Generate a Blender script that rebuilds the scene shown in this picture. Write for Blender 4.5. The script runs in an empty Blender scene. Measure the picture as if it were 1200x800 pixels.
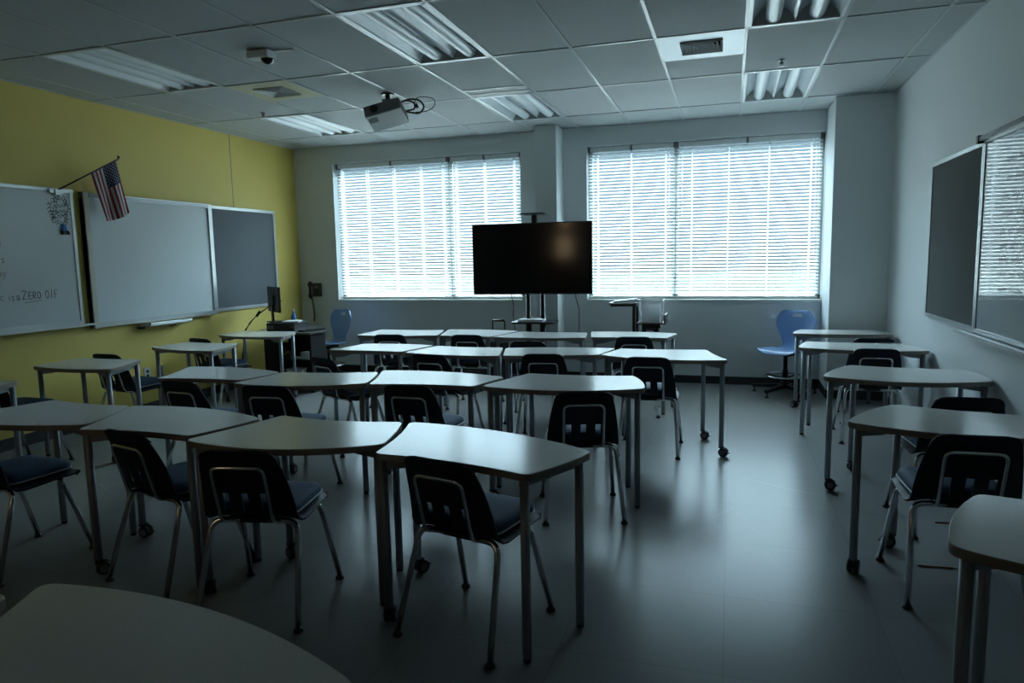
import bpy, bmesh, math, random
from mathutils import Vector, Matrix
random.seed(7)
PI = math.pi
R = math.radians
scn = bpy.context.scene
COL = scn.collection

# ------------------------------------------------------------------ camera, sky, exposure
YAW, PITCH, ROLL, CAMZ, FPX = 0.305721, 0.119665, -0.019348, 1.5031, 811.585
def camera():
    cy, sy, cp, sp = math.cos(YAW), math.sin(YAW), math.cos(PITCH), math.sin(PITCH)
    w = Vector((-sy * cp, cy * cp, -sp)); r = Vector((cy, sy, 0)); u = r.cross(w)
    cr, sr = math.cos(ROLL), math.sin(ROLL)
    r2 = cr * r + sr * u; u2 = -sr * r + cr * u
    cd = bpy.data.cameras.new('camera'); cd.sensor_width = 36; cd.sensor_fit = 'HORIZONTAL'
    cd.lens = FPX / 1200 * 36; cd.clip_start = .02
    o = bpy.data.objects.new('camera', cd); COL.objects.link(o)
    m = Matrix((r2, u2, -w)).transposed().to_4x4(); m.translation = (0, 0, CAMZ)
    o.matrix_world = m
    scn.camera = o
camera()
EXPOSURE = 1.02
SKY_LOW, SKY_HIGH, SKY_STRENGTH = (.42, .56, .68), (.74, .88, .94), 15.0
SUN = 9.0
scn.view_settings.view_transform = 'Standard'
scn.view_settings.look = 'None'
scn.view_settings.exposure = EXPOSURE
scn.view_settings.gamma = 1
scn.view_settings.use_curve_mapping = False
scn.cycles.use_denoising = True
scn.cycles.max_bounces = 10
scn.cycles.diffuse_bounces = 7
scn.cycles.glossy_bounces = 4
scn.cycles.transparent_max_bounces = 12
scn.cycles.caustics_reflective = False
scn.cycles.caustics_refractive = False
scn.cycles.sample_clamp_indirect = 6

def world():
    w = bpy.data.worlds.new('overcast_sky'); scn.world = w; w.use_nodes = True
    nt = w.node_tree; nt.nodes.clear()
    out = nt.nodes.new('ShaderNodeOutputWorld'); bg = nt.nodes.new('ShaderNodeBackground')
    tc = nt.nodes.new('ShaderNodeTexCoord'); sx = nt.nodes.new('ShaderNodeSeparateXYZ')
    rp = nt.nodes.new('ShaderNodeValToRGB')
    mr = nt.nodes.new('ShaderNodeMapRange'); mr.inputs[1].default_value = -.3; mr.inputs[2].default_value = 1
    nt.links.new(tc.outputs['Generated'], sx.inputs[0]); nt.links.new(sx.outputs[2], mr.inputs[0])
    nt.links.new(mr.outputs[0], rp.inputs[0]); nt.links.new(rp.outputs[0], bg.inputs[0]); nt.links.new(bg.outputs[0], out.inputs[0])
    e = rp.color_ramp.elements
    e[0].position = .0; e[0].color = (.03, .04, .04, 1)
    e[1].position = 1; e[1].color = (*SKY_HIGH, 1)
    for p, c in ((.20, (.006, .008, .009)), (.25, (.010, .014, .0175)), (.38, (.0125, .0175, .0225)), (.46, tuple(.6 * v for v in SKY_LOW)), (.55, SKY_LOW)):
        k = e.new(p); k.color = (*c, 1)
    bg.inputs[1].default_value = SKY_STRENGTH
    ld = bpy.data.lights.new('sun', 'SUN'); ld.energy = SUN; ld.angle = R(3); ld.color = (.94, .97, 1.0)
    lo = bpy.data.objects.new('sun', ld); COL.objects.link(lo)
    lo.rotation_euler = (R(-30), 0, R(-12))          # high sun beyond the windows, 60 degrees up
world()

# ------------------------------------------------------------------ room measures (metres)
XL, XR, YB, YF, ZC = -5.69, 1.50, 8.33, -1.6, 3.02
W1 = (-5.10, -2.48, .985, 2.80)      # x0, x1, sill, head
W2 = (-1.655, .965, .985, 2.80)
GX0, GY0, TS = -1.7525, 3.9734, .6096  # ceiling grid

for i, (a, b, c, d) in enumerate((W1, W2)):   # sky portals filling the window openings
    ld = bpy.data.lights.new('sky_portal', 'AREA'); ld.shape = 'RECTANGLE'; ld.size = b - a; ld.size_y = d - c
    ld.cycles.is_portal = True
    lo = bpy.data.objects.new('sky_portal', ld); COL.objects.link(lo)
    lo.location = ((a + b) / 2, YB + .30, (c + d) / 2); lo.rotation_euler = (R(-90), 0, 0)

# ------------------------------------------------------------------ materials
MATS = {}
def mat(name, col, rough=.6, metal=0, spec=.5, noise=None, bump=None, coat=0):
    m = bpy.data.materials.new(name); m.use_nodes = True; MATS[name] = m
    nt = m.node_tree; b = nt.nodes['Principled BSDF']
    b.inputs['Base Color'].default_value = (*col, 1); b.inputs['Roughness'].default_value = rough
    b.inputs['Metallic'].default_value = metal; b.inputs['Specular IOR Level'].default_value = spec
    b.inputs['Coat Weight'].default_value = coat
    if noise or bump:
        tc = nt.nodes.new('ShaderNodeTexCoord')
    if noise:   # (scale, second colour, detail)
        n = nt.nodes.new('ShaderNodeTexNoise'); n.inputs['Scale'].default_value = noise[0]; n.inputs['Detail'].default_value = noise[2] if len(noise) > 2 else 3
        rp = nt.nodes.new('ShaderNodeValToRGB'); rp.color_ramp.elements[0].position = .35; rp.color_ramp.elements[1].position = .65
        rp.color_ramp.elements[0].color = (*col, 1); rp.color_ramp.elements[1].color = (*noise[1], 1)
        nt.links.new(tc.outputs['Object'], n.inputs['Vector']); nt.links.new(n.outputs[0], rp.inputs[0]); nt.links.new(rp.outputs[0], b.inputs['Base Color'])
    if bump:    # (scale, strength)
        n = nt.nodes.new('ShaderNodeTexNoise'); n.inputs['Scale'].default_value = bump[0]; n.inputs['Detail'].default_value = 4
        bp = nt.nodes.new('ShaderNodeBump'); bp.inputs['Strength'].default_value = bump[1]; bp.inputs['Distance'].default_value = .004
        nt.links.new(tc.outputs['Object'], n.inputs['Vector']); nt.links.new(n.outputs[0], bp.inputs['Height']); nt.links.new(bp.outputs[0], b.inputs['Normal'])
    return m
mat('yellow_paint', (.64, .51, .125), .55, bump=(60, .15))
mat('white_paint', (.70, .74, .75), .5, bump=(60, .12))
mat('grey_paint', (.14, .145, .14), .6)
mat('ceiling_tile', (.50, .53, .54), .85, noise=(180, (.42, .45, .46), 6), bump=(120, .35))
mat('grid_metal', (.46, .49, .50), .28)
mat('rubber_base', (.035, .035, .037), .5)
mat('window_metal', (.50, .54, .56), .35, .5)
mat('sill_white', (.72, .74, .74), .35)
mat('laminate', (.70, .70, .675), .18, noise=(420, (.62, .62, .60), 3))
mat('edge_band', (.27, .235, .20), .5)
mat('desk_steel', (.30, .34, .375), .42, .25)
mat('black_plastic', (.012, .013, .015), .4)
mat('hub_grey', (.16, .17, .18), .4)
mat('chrome', (.72, .74, .76), .16, 1)
mat('navy_plastic', (.012, .017, .028), .58, spec=.3, bump=(300, .12))
mat('navy_fabric', (.042, .095, .18), .75, noise=(400, (.030, .075, .145), 2), bump=(500, .3))
mat('piping', (.45, .48, .50), .5)
mat('blue_plastic', (.23, .40, .72), .35)
mat('whiteboard', (.60, .65, .67), .035)
mat('whiteboard_worn', (.60, .65, .67), .30)
mat('projection_board', (.60, .66, .68), .42)
mat('board_frame', (.55, .58, .58), .3, .55)
mat('cream_frame', (.56, .55, .47), .45)
mat('tack_grey', (.135, .15, .165), .9, noise=(300, (.115, .13, .145), 3))
mat('tack_dark', (.085, .095, .09), .9, noise=(300, (.07, .08, .075), 3))
mat('ink', (.035, .04, .07), .6)
mat('ink_brown', (.26, .16, .08), .6)
mat('screen', (.006, .006, .007), .10)
mat('black_metal', (.015, .016, .018), .35, .3)
mat('black_laminate', (.014, .014, .016), .5, spec=.25)
mat('black_laminate_top', (.055, .052, .045), .35)
mat('paper', (.70, .73, .76), .8)
mat('note_yellow', (.72, .60, .16), .8)
mat('blue_bottle', (.05, .22, .55), .3)
mat('silver', (.33, .36, .38), .38, .6)
mat('troffer_white', (.80, .85, .88), .35, .08)
mat('troffer_end', (.55, .55, .53), .6)
mat('vent_cream', (.60, .57, .40), .5)
mat('white_plastic', (.68, .70, .70), .4)
mat('projector_grey', (.17, .17, .16), .5)
mat('dark_dome', (.008, .008, .01), .12)
mat('wood_pencil', (.32, .12, .05), .5)
mat('flag_red', (.30, .025, .045), .8)
mat('flag_white', (.56, .55, .53), .8)
mat('flag_blue', (.018, .025, .075), .8)
mat('ground_green', (.016, .02, .018), .95, spec=.05)
mat('slot_dark', (.03, .032, .033), .7)
mat('door_wood', (.22, .12, .06), .45)
def hall_mat():
    m = mat('hall_light', (.3, .25, .18), .3); b = m.node_tree.nodes['Principled BSDF']
    b.inputs['Emission Color'].default_value = (1, .72, .42, 1); b.inputs['Emission Strength'].default_value = 1.6
hall_mat()
mat('phone_dark', (.045, .042, .035), .35)
mat('cloth_black', (.02, .02, .022), .8)

def floor_mat():
    m = mat('floor_tile', (.2, .2, .2), .3, spec=.06); nt = m.node_tree; b = nt.nodes['Principled BSDF']
    tc = nt.nodes.new('ShaderNodeTexCoord')
    n1 = nt.nodes.new('ShaderNodeTexNoise'); n1.inputs['Scale'].default_value = 260; n1.inputs['Detail'].default_value = 5
    n2 = nt.nodes.new('ShaderNodeTexNoise'); n2.inputs['Scale'].default_value = 1.3; n2.inputs['Detail'].default_value = 2
    rp = nt.nodes.new('ShaderNodeValToRGB'); rp.color_ramp.elements[0].position = .3; rp.color_ramp.elements[1].position = .7
    rp.color_ramp.elements[0].color = (.20, .21, .215, 1); rp.color_ramp.elements[1].color = (.27, .28, .282, 1)
    br = nt.nodes.new('ShaderNodeTexBrick'); br.offset = 0; br.inputs['Scale'].default_value = 1
    br.inputs['Brick Width'].default_value = .6096; br.inputs['Row Height'].default_value = .6096; br.inputs['Mortar Size'].default_value = .001
    br.inputs['Color1'].default_value = (1, 1, 1, 1); br.inputs['Color2'].default_value = (.93, .94, .94, 1); br.inputs['Mortar'].default_value = (.6, .6, .6, 1)
    mx = nt.nodes.new('ShaderNodeMix'); mx.data_type = 'RGBA'; mx.blend_type = 'MULTIPLY'; mx.inputs[0].default_value = 1
    L = nt.links.new
    L(tc.outputs['Object'], n1.inputs['Vector']); L(tc.outputs['Object'], n2.inputs['Vector']); L(tc.outputs['Object'], br.inputs['Vector'])
    L(n1.outputs[0], rp.inputs[0]); L(rp.outputs[0], mx.inputs[6]); L(br.outputs[0], mx.inputs[7]); L(mx.outputs[2], b.inputs['Base Color'])
    # long fine scratches in the wax, in a few directions
    wear = None
    for ang, k in ((.5, 3.0), (2.1, 2.2), (1.2, 4.0)):
        m0 = nt.nodes.new('ShaderNodeMapping'); m0.inputs['Rotation'].default_value = (0, 0, ang); mp = nt.nodes.new('ShaderNodeMapping'); mp.inputs['Scale'].default_value = (k * .30, k * 14, 1); mp.inputs['Location'].default_value = (k * 7, k * 3, k * 1.7); L(tc.outputs['Object'], m0.inputs[0])
        nz = nt.nodes.new('ShaderNodeTexNoise'); nz.inputs['Scale'].default_value = 1; nz.inputs['Detail'].default_value = 2; nz.inputs['Distortion'].default_value = .6
        th = nt.nodes.new('ShaderNodeMapRange'); th.inputs[1].default_value = .74; th.inputs[2].default_value = .80
        L(m0.outputs[0], mp.inputs[0]); L(mp.outputs[0], nz.inputs['Vector']); L(nz.outputs[0], th.inputs[0])
        if wear is None: wear = th.outputs[0]
        else:
            mxx = nt.nodes.new('ShaderNodeMath'); mxx.operation = 'MAXIMUM'; L(wear, mxx.inputs[0]); L(th.outputs[0], mxx.inputs[1]); wear = mxx.outputs[0]
    rg = nt.nodes.new('ShaderNodeMath'); rg.operation = 'MULTIPLY_ADD'; rg.inputs[1].default_value = .20; rg.inputs[2].default_value = .25
    L(wear, rg.inputs[0])
    L(rg.outputs[0], b.inputs['Roughness'])
floor_mat()
def glass_mat():
    m = bpy.data.materials.new('window_glass'); m.use_nodes = True; MATS['window_glass'] = m
    nt = m.node_tree; nt.nodes.clear(); L = nt.links.new
    o = nt.nodes.new('ShaderNodeOutputMaterial'); t = nt.nodes.new('ShaderNodeBsdfTransparent'); g = nt.nodes.new('ShaderNodeBsdfGlossy')
    t.inputs[0].default_value = (.90, .95, .94, 1); g.inputs['Roughness'].default_value = .02
    lw = nt.nodes.new('ShaderNodeLayerWeight'); lw.inputs[0].default_value = .5; mx = nt.nodes.new('ShaderNodeMixShader')
    pw = nt.nodes.new('ShaderNodeMath'); pw.operation = 'POWER'; pw.inputs[1].default_value = 5
    f = nt.nodes.new('ShaderNodeMath'); f.operation = 'MULTIPLY_ADD'; f.inputs[1].default_value = .96; f.inputs[2].default_value = .04
    L(lw.outputs['Facing'], pw.inputs[0]); L(pw.outputs[0], f.inputs[0])
    L(f.outputs[0], mx.inputs[0]); L(t.outputs[0], mx.inputs[1]); L(g.outputs[0], mx.inputs[2]); L(mx.outputs[0], o.inputs[0])
glass_mat()
def slat_mat(name, col, tr):
    m = bpy.data.materials.new(name); m.use_nodes = True; MATS[name] = m
    nt = m.node_tree; nt.nodes.clear(); L = nt.links.new
    o = nt.nodes.new('ShaderNodeOutputMaterial'); d = nt.nodes.new('ShaderNodeBsdfDiffuse'); t = nt.nodes.new('ShaderNodeBsdfTranslucent')
    d.inputs[0].default_value = (*col, 1); t.inputs[0].default_value = (*col, 1)
    mx = nt.nodes.new('ShaderNodeMixShader'); mx.inputs[0].default_value = tr
    L(d.outputs[0], mx.inputs[1]); L(t.outputs[0], mx.inputs[2]); L(mx.outputs[0], o.inputs[0])
slat_mat('blind_slat', (.90, .92, .92), .25)
slat_mat('blind_cord', (.92, .92, .92), .75)

# ------------------------------------------------------------------ mesh builder
class MB:
    def __init__(s): s.v = []; s.f = []; s.m = []; s.sm = []
    def add(s, vs, fs, mi=0, smooth=False, M=None):
        o = len(s.v)
        s.v += [tuple(M @ Vector(p)) if M else tuple(p) for p in vs]
        for f in fs: s.f.append([i + o for i in f]); s.m.append(mi); s.sm.append(smooth)
        return s
    def box(s, x0, x1, y0, y1, z0, z1, mi=0, M=None):
        vs = [(x, y, z) for z in (z0, z1) for y in (y0, y1) for x in (x0, x1)]
        return s.add(vs, [(0, 2, 3, 1), (4, 5, 7, 6), (0, 1, 5, 4), (2, 6, 7, 3), (0, 4, 6, 2), (1, 3, 7, 5)], mi, False, M)
    def tube(s, pts, r, n=8, mi=0, caps=True, closed=False, M=None):
        pts = [Vector(p) for p in pts]; N = len(pts); vs = []; rs = r if isinstance(r, (list, tuple)) else [r] * N
        up = None
        for i, p in enumerate(pts):
            if closed: t = pts[(i + 1) % N] - pts[i - 1]
            else: t = pts[min(i + 1, N - 1)] - pts[max(i - 1, 0)]
            t.normalize()
            if up is None:
                up = Vector((0, 0, 1)) if abs(t.z) < .9 else Vector((1, 0, 0))
            a = t.cross(up).normalized(); up = a.cross(t).normalized()
            for k in range(n):
                q = 2 * PI * k / n; vs.append(p + (a * math.cos(q) + up * math.sin(q)) * rs[i])
        fs = []
        for i in range(N if closed else N - 1):
            j = (i + 1) % N
            for k in range(n): fs.append((i * n + k, i * n + (k + 1) % n, j * n + (k + 1) % n, j * n + k))
        s.add(vs, fs, mi, True, M)
        if caps and not closed:
            s.add(vs[:n], [tuple(range(n))], mi, False, M); s.add(vs[-n:], [tuple(range(n - 1, -1, -1))], mi, False, M)
        return s
    def lathe(s, prof, n=24, mi=0, M=None, smooth=True):     # prof (r, z) about z
        vs = []; fs = []
        for r, z in prof:
            for k in range(n): q = 2 * PI * k / n; vs.append((r * math.cos(q), r * math.sin(q), z))
        for i in range(len(prof) - 1):
            for k in range(n): fs.append((i * n + k, i * n + (k + 1) % n, (i + 1) * n + (k + 1) % n, (i + 1) * n + k))
        s.add(vs, fs, mi, smooth, M)
        s.add(vs[:n], [tuple(range(n - 1, -1, -1))], mi, False, M); s.add(vs[-n:], [tuple(range(n))], mi, False, M)
        return s
    def prism(s, poly, z0, z1, mi=0, mside=None, M=None, chamfer=0):
        n = len(poly); mside = mi if mside is None else mside
        vs = [(x, y, z0) for x, y in poly]; zt = z1 - chamfer
        vs += [(x, y, zt) for x, y in poly]
        s.add(vs, [tuple(range(n - 1, -1, -1))] + [], mside, False, M)
        s.add(vs, [(i, (i + 1) % n, n + (i + 1) % n, n + i) for i in range(n)], mside, False, M)
        if chamfer:
            cx = sum(p[0] for p in poly) / n; cy = sum(p[1] for p in poly) / n
            top = []
            for x, y in poly:
                d = math.hypot(x - cx, y - cy); k = 1 - chamfer / d; top.append((cx + (x - cx) * k, cy + (y - cy) * k, z1))
            s.add(vs[n:] + top, [(i, (i + 1) % n, n + (i + 1) % n, n + i) for i in range(n)], mside, False, M)
            s.add(top, [tuple(range(n))], mi, False, M)
        else: s.add([(x, y, z1) for x, y in poly], [tuple(range(n))], mi, False, M)
        return s
    def strip(s, pts, w, nrm, mi=0, th=.0008):               # a pen stroke: thin raised ribbon on a plane of normal nrm
        nrm = Vector(nrm); pts = [Vector(p) for p in pts]; N = len(pts); a = []; b = []
        for i, p in enumerate(pts):
            t = (pts[min(i + 1, N - 1)] - pts[max(i - 1, 0)])
            if t.length < 1e-6: t = Vector((0, 1, 0))
            c = t.normalized().cross(nrm) * w / 2
            a.append(p + c + nrm * th); b.append(p - c + nrm * th)
        return s.add(a + b, [(i, i + 1, N + i + 1, N + i) for i in range(N - 1)], mi)
    def build(s, name, mats, parent=None, bevel=0, angle=40):
        me = bpy.data.meshes.new(name); me.from_pydata(s.v, [], s.f)
        for m in (mats if isinstance(mats, (list, tuple)) else [mats]): me.materials.append(MATS[m])
        for p, mi, sm in zip(me.polygons, s.m, s.sm): p.material_index = mi; p.use_smooth = sm
        bm = bmesh.new(); bm.from_mesh(me); bmesh.ops.remove_doubles(bm, verts=bm.verts, dist=1e-5)
        bmesh.ops.recalc_face_normals(bm, faces=bm.faces)
        if bevel:
            es = [e for e in bm.edges if len(e.link_faces) == 2 and e.calc_face_angle(0) > R(50)]
            bmesh.ops.bevel(bm, geom=es, offset=bevel, segments=2, affect='EDGES', profile=.6)
        bm.to_mesh(me); bm.free()
        o = bpy.data.objects.new(name, me); COL.objects.link(o)
        if parent: o.parent = parent
        return o

def solid_grid(rows, skip, th, name, m, parent=None):
    """closed sheet of thickness th from a grid of points; skip(i, j) leaves a hole"""
    ni, nj = len(rows), len(rows[0]); P_ = [[Vector(p) for p in r] for r in rows]; Q_ = []
    for i in range(ni):
        q = []
        for j in range(nj):
            jj = nj // 2 if i >= ni - 4 else j       # the outline narrows sharply at the top: borrow the middle's normal there
            a = P_[min(i + 1, ni - 1)][jj] - P_[max(i - 1, 0)][jj]; b = P_[i][min(jj + 1, nj - 1)] - P_[i][max(jj - 1, 0)]
            q.append(P_[i][j] - b.cross(a).normalized() * th * -1)
        Q_.append(q)
    vs = [tuple(p) for r in P_ for p in r] + [tuple(p) for r in Q_ for p in r]; o = ni * nj; fs = []
    has = {(i, j) for i in range(ni - 1) for j in range(nj - 1) if not skip(i, j)}
    ix = lambda i, j: i * nj + j
    for i, j in has:
        a, b, c, d = ix(i, j), ix(i, j + 1), ix(i + 1, j + 1), ix(i + 1, j)
        fs += [(a, b, c, d), (d + o, c + o, b + o, a + o)]
        for (u, v), n in (((a, b), (i - 1, j)), ((b, c), (i, j + 1)), ((c, d), (i + 1, j)), ((d, a), (i, j - 1))):
            if n not in has: fs.append((v, u, u + o, v + o))
    used_ = sorted({k for f in fs for k in f}); mp = {k: n for n, k in enumerate(used_)}
    mb = MB(); mb.add([vs[k] for k in used_], [tuple(mp[k] for k in f) for f in fs], 0, True)
    ob = mb.build(name, m, parent); ob.data.set_sharp_from_angle(angle=R(50))
    return ob
def box(x0, x1, y0, y1, z0, z1): return MB().box(x0, x1, y0, y1, z0, z1)
def Tm(x=0, y=0, z=0, rz=0): return Matrix.Translation((x, y, z)) @ Matrix.Rotation(rz, 4, 'Z')

def thing(name, label, cat, loc=(0, 0, 0), rz=0, group=None):
    o = bpy.data.objects.new(name, None); COL.objects.link(o); o.empty_display_size = .1
    o.location = loc; o.rotation_euler = (0, 0, rz)
    return tag(o, label, cat, group)
def tag(o, label, cat, group=None):
    o['label'] = label; o['category'] = cat
    if group: o['group'] = group
    return o
def struct(o): o['kind'] = 'structure'; return o
def copy_tree(o, parent=None):
    c = o.copy(); COL.objects.link(c)
    if parent: c.parent = parent
    for ch in list(o.children): copy_tree(ch, c)
    return c

# ------------------------------------------------------------------ setting
struct(box(XL - .15, XR + .15, YF - .15, YB + .25, -.1, 0).build('floor', 'floor_tile'))
struct(box(XL - .15, XL, YF - .15, YB + .25, 0, ZC + .3).build('wall_left', 'yellow_paint'))
struct(box(XR, XR + .15, YF - .15, YB + .25, 0, ZC + .3).build('wall_right', 'white_paint'))
struct(box(XL, XR, YF - .15, YF, 0, ZC + .3).build('wall_front', 'grey_paint'))
dr = struct(box(-4.05, -3.1, YF + .0, YF + .045, 0, 2.13).build('door_1', 'door_wood', bevel=.004))
MB().box(-4.12, -4.05, YF, YF + .06, 0, 2.66).box(-3.1, -3.03, YF, YF + .06, 0, 2.66).box(-4.05, -3.1, YF, YF + .06, 2.60, 2.66).box(-4.05, -3.1, YF, YF + .06, 2.13, 2.18).build('door_frame', 'board_frame', dr)
MB().box(-3.70, -3.35, YF + .045, YF + .05, 1.50, 2.02).build('lit_pane', 'hall_light', dr); MB().box(-4.05, -3.1, YF + .001, YF + .02, 2.18, 2.60).build('transom_panel', 'door_wood', dr); MB().box(-3.62, -3.40, YF + .02, YF + .025, 2.20, 2.58).build('transom_pane', 'hall_light', dr)
MB().lathe([(.012, 0), (.012, .05), (.026, .055), (.026, .075)], 14, M=Matrix.Translation((-4.0, YF + .045, 1.0)) @ Matrix.Rotation(R(-90), 4, 'X')).build('door_handle', 'chrome', dr)
wb = MB()
TH = .17
for x0, x1, z0, z1 in ((XL, XR, 0, W1[2]), (XL, XR, W1[3], ZC + .3), (XL, W1[0], W1[2], W1[3]), (W1[1], W2[0], W1[2], W1[3]), (W2[1], XR, W1[2], W1[3])):
    wb.box(x0, x1, YB, YB + TH, z0, z1)
struct(wb.build('wall_back', 'white_paint'))
struct(box(.967, XR, 7.70, YB, 0, ZC).build('wall_pier', 'white_paint', bevel=.004))
struct(box(-2.2, -1.94, 7.98, YB, 0, ZC).build('wall_column', 'white_paint', bevel=.004))
struct(box(XL, XL + .003, 7.048, 7.056, 2.17, ZC).build('trim_1', 'edge_band'))   # joint in the yellow panelling
# baseboards
bb = MB()
bb.box(XL, XL + .008, YF, YB, 0, .10); struct(bb.build('baseboard_left', 'rubber_base'))
struct(box(XR - .008, XR, YF, 7.70, 0, .09).build('baseboard_right', 'rubber_base'))
bb = MB(); bb.box(XL, -2.2, YB - .008, YB, 0, .09); bb.box(-1.94, .967, YB - .008, YB, 0, .09)
bb.box(-2.208, -1.932, 7.972, 7.98, 0, .09); bb.box(-2.208, -2.2, 7.98, YB, 0, .09); bb.box(-1.94, -1.932, 7.98, YB, 0, .09)
bb.box(.959, XR, 7.692, 7.70, 0, .09); bb.box(.959, .967, 7.70, YB, 0, .09)
struct(bb.build('baseboard_back', 'rubber_base'))
struct(box(XL, XR, YF, YF + .008, 0, .09).build('baseboard_front', 'rubber_base'))

# ceiling: 2 x 4 ft lay-in tiles, with openings where fixtures sit
def gx(k): return GX0 + TS * k
def gy(k): return GY0 + 2 * TS * k
TROFF = [(-1, 0), (-1, 2), (3, 0), (3, 2), (-5, 0), (-5, 2)]
xs = [XL] + [gx(k) for k in range(-6, 6)] + [XR]
ys = [YF] + [gy(k) for k in range(-4, 4)] + [YB]
VENTS = {(-4, 1): 'cream', (2, 1): 'metal'}
SLOT = (-1, 1)
ce = MB(); bars = MB(); g = .0015
for i in range(len(xs) - 1):
    for j in range(len(ys) - 1):
        ci, rj = i - 7, j - 5
        if (ci, rj) in TROFF: continue
        y0, y1 = ys[j], ys[j + 1]
        if (ci, rj) in VENTS: y0 = y0 + TS
        if (ci, rj) == SLOT: y1 = y1 - .29
        ce.box(xs[i] + g, xs[i + 1] - g, y0 + g, y1 - g, ZC + .006, ZC + .03)
ce.box(XL - .15, XR + .15, YF - .15, YB + TH, ZC + .28, ZC + .38)
struct(ce.build('ceiling', 'ceiling_tile'))
for x in xs[1:-1]: bars.box(x - .0115, x + .0115, YF, YB, ZC, ZC + .008)
for y in ys[1:-1]: bars.box(XL, XR, y - .0115, y + .0115, ZC, ZC + .008)
for c, r in VENTS: bars.box(gx(c), gx(c + 1), gy(r) + TS - .0115, gy(r) + TS + .0115, ZC, ZC + .008)
bars.box(gx(-1), gx(0), gy(2) - .30, gy(2) - .28, ZC, ZC + .008)
for a in ((XL, XL + .02, YF, YB), (XR - .02, XR, YF, 7.7), (XL, XR, YB - .02, YB)): bars.box(a[0], a[1], a[2], a[3], ZC, ZC + .008)
struct(bars.build('trim_2', 'grid_metal'))

# windows: aluminium frames with a pane either side of the mullion, white sills
def window(n, w, mull):
    x0, x1, z0, z1 = w; y0, y1 = YB + .125, YB + .17
    f = MB()
    f.box(x0, x0 + .05, y0, y1, z0, z1); f.box(x1 - .05, x1, y0, y1, z0, z1)
    f.box(x0, x1, y0, y1, z0, z0 + .05); f.box(x0, x1, y0, y1, z1 - .05, z1); f.box(mull - .03, mull + .03, y0, y1, z0, z1)
    o = struct(f.build('window_%d' % n, 'window_metal'))
    for a, b in ((x0 + .05, mull - .03), (mull + .03, x1 - .05)):
        p = box(a, b, y0 + .02, y0 + .026, z0 + .05, z1 - .05).build('pane', 'window_glass', o)
    s = box(x0 - .0, x1 + (.0), YB - .02, YB + .125, z0 - .028, z0 + .002).build('window_sill', 'sill_white', o, bevel=.004)
window(1, W1, -3.46); window(2, W2, -.62)
struct(box(-60, 60, YB + .3, 90, -.7, -.6).build('ground_outside', 'ground_green'))

# ------------------------------------------------------------------ window blinds
def blind(x0, x1, z0, z1, cords, label, wand, tilt=24, pitch=.0385, bottom=.035):
    yc = YB + .09
    t = thing('window_blind', label, 'blind', ((x0 + x1) / 2, yc, z1), 0, 'white slatted blinds on the back wall windows')
    w = (x1 - x0) / 2
    MB().box(-w, w, -.03, .03, -.05, 0).build('headrail', 'blind_slat', t, bevel=.004)
    for x in (-w + .012, 0, w - .012): MB().box(x - .012, x + .012, -.036, .034, -.054, .004).build('bracket', 'hub_grey', t)
    s = MB(); z = -.075; D = .05; zb = -(z1 - z0)
    while z > zb + bottom + .02:
        a = R(tilt); N = 4; vs = []
        for k in range(N + 1):
            u = k / N - .5; c = .003 * (1 - 4 * u * u)
            y = u * D * math.cos(a) - c * math.sin(a); zz = u * D * math.sin(a) + c * math.cos(a)
            vs += [(-w + .003, y, z + zz), (w - .003, y, z + zz)]
        s.add(vs, [(2 * k, 2 * k + 1, 2 * k + 3, 2 * k + 2) for k in range(N)], 0, True)
        z -= pitch
    s.build('slats', 'blind_slat', t)
    MB().box(-w + .004, w - .004, -.024, .024, zb + .004, zb + .004 + bottom * .7).build('bottom_rail', 'white_plastic', t, bevel=.004)
    for c in cords:
        l = MB(); x = -w + c * 2 * w
        l.box(x - .0055, x + .0055, -.0275, -.0267, zb + .02, -.045); l.box(x - .004, x + .004, .0262, .027, zb + .02, -.045)
        l.build('ladder_tape', 'blind_cord', t)
    x = w - .07 if wand > 0 else -w + .07
    MB().tube([(x, -.036, -.045), (x, -.04, -.85)], .005, 8).build('tilt_wand', 'blind_cord', t)
    x = -x
    lc = MB().tube([(x, -.034, -.045), (x, -.036, -1.25)], .0015, 6).tube([(x + .012, -.034, -.045), (x + .012, -.036, -1.25)], .0015, 6)
    lc.lathe([(.002, .03), (.007, .0), (.008, -.03)], 10, M=Tm(x + .006, -.036, -1.27)); lc.build('lift_cord', 'blind_cord', t)
CA = (.065, .295, .525, .765, .94); CB = (.11, .5, .89)
blind(-5.085, -3.463, .995, 2.79, (.05, .28, .52, .76, .95), 'wide white blind on the left half of the left window', -1)
blind(-3.457, -2.49, .995, 2.79, (.10, .5, .9), 'narrow white blind partly behind the left half of the television', 1)
blind(-1.648, -.623, .995, 2.79, CB, 'narrow white blind beside the column, right of the television', 1)
blind(-.617, .94, .995, 2.79, (.115, .375, .65, .93), 'wide white blind on the right half of the right window', -1)

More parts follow.
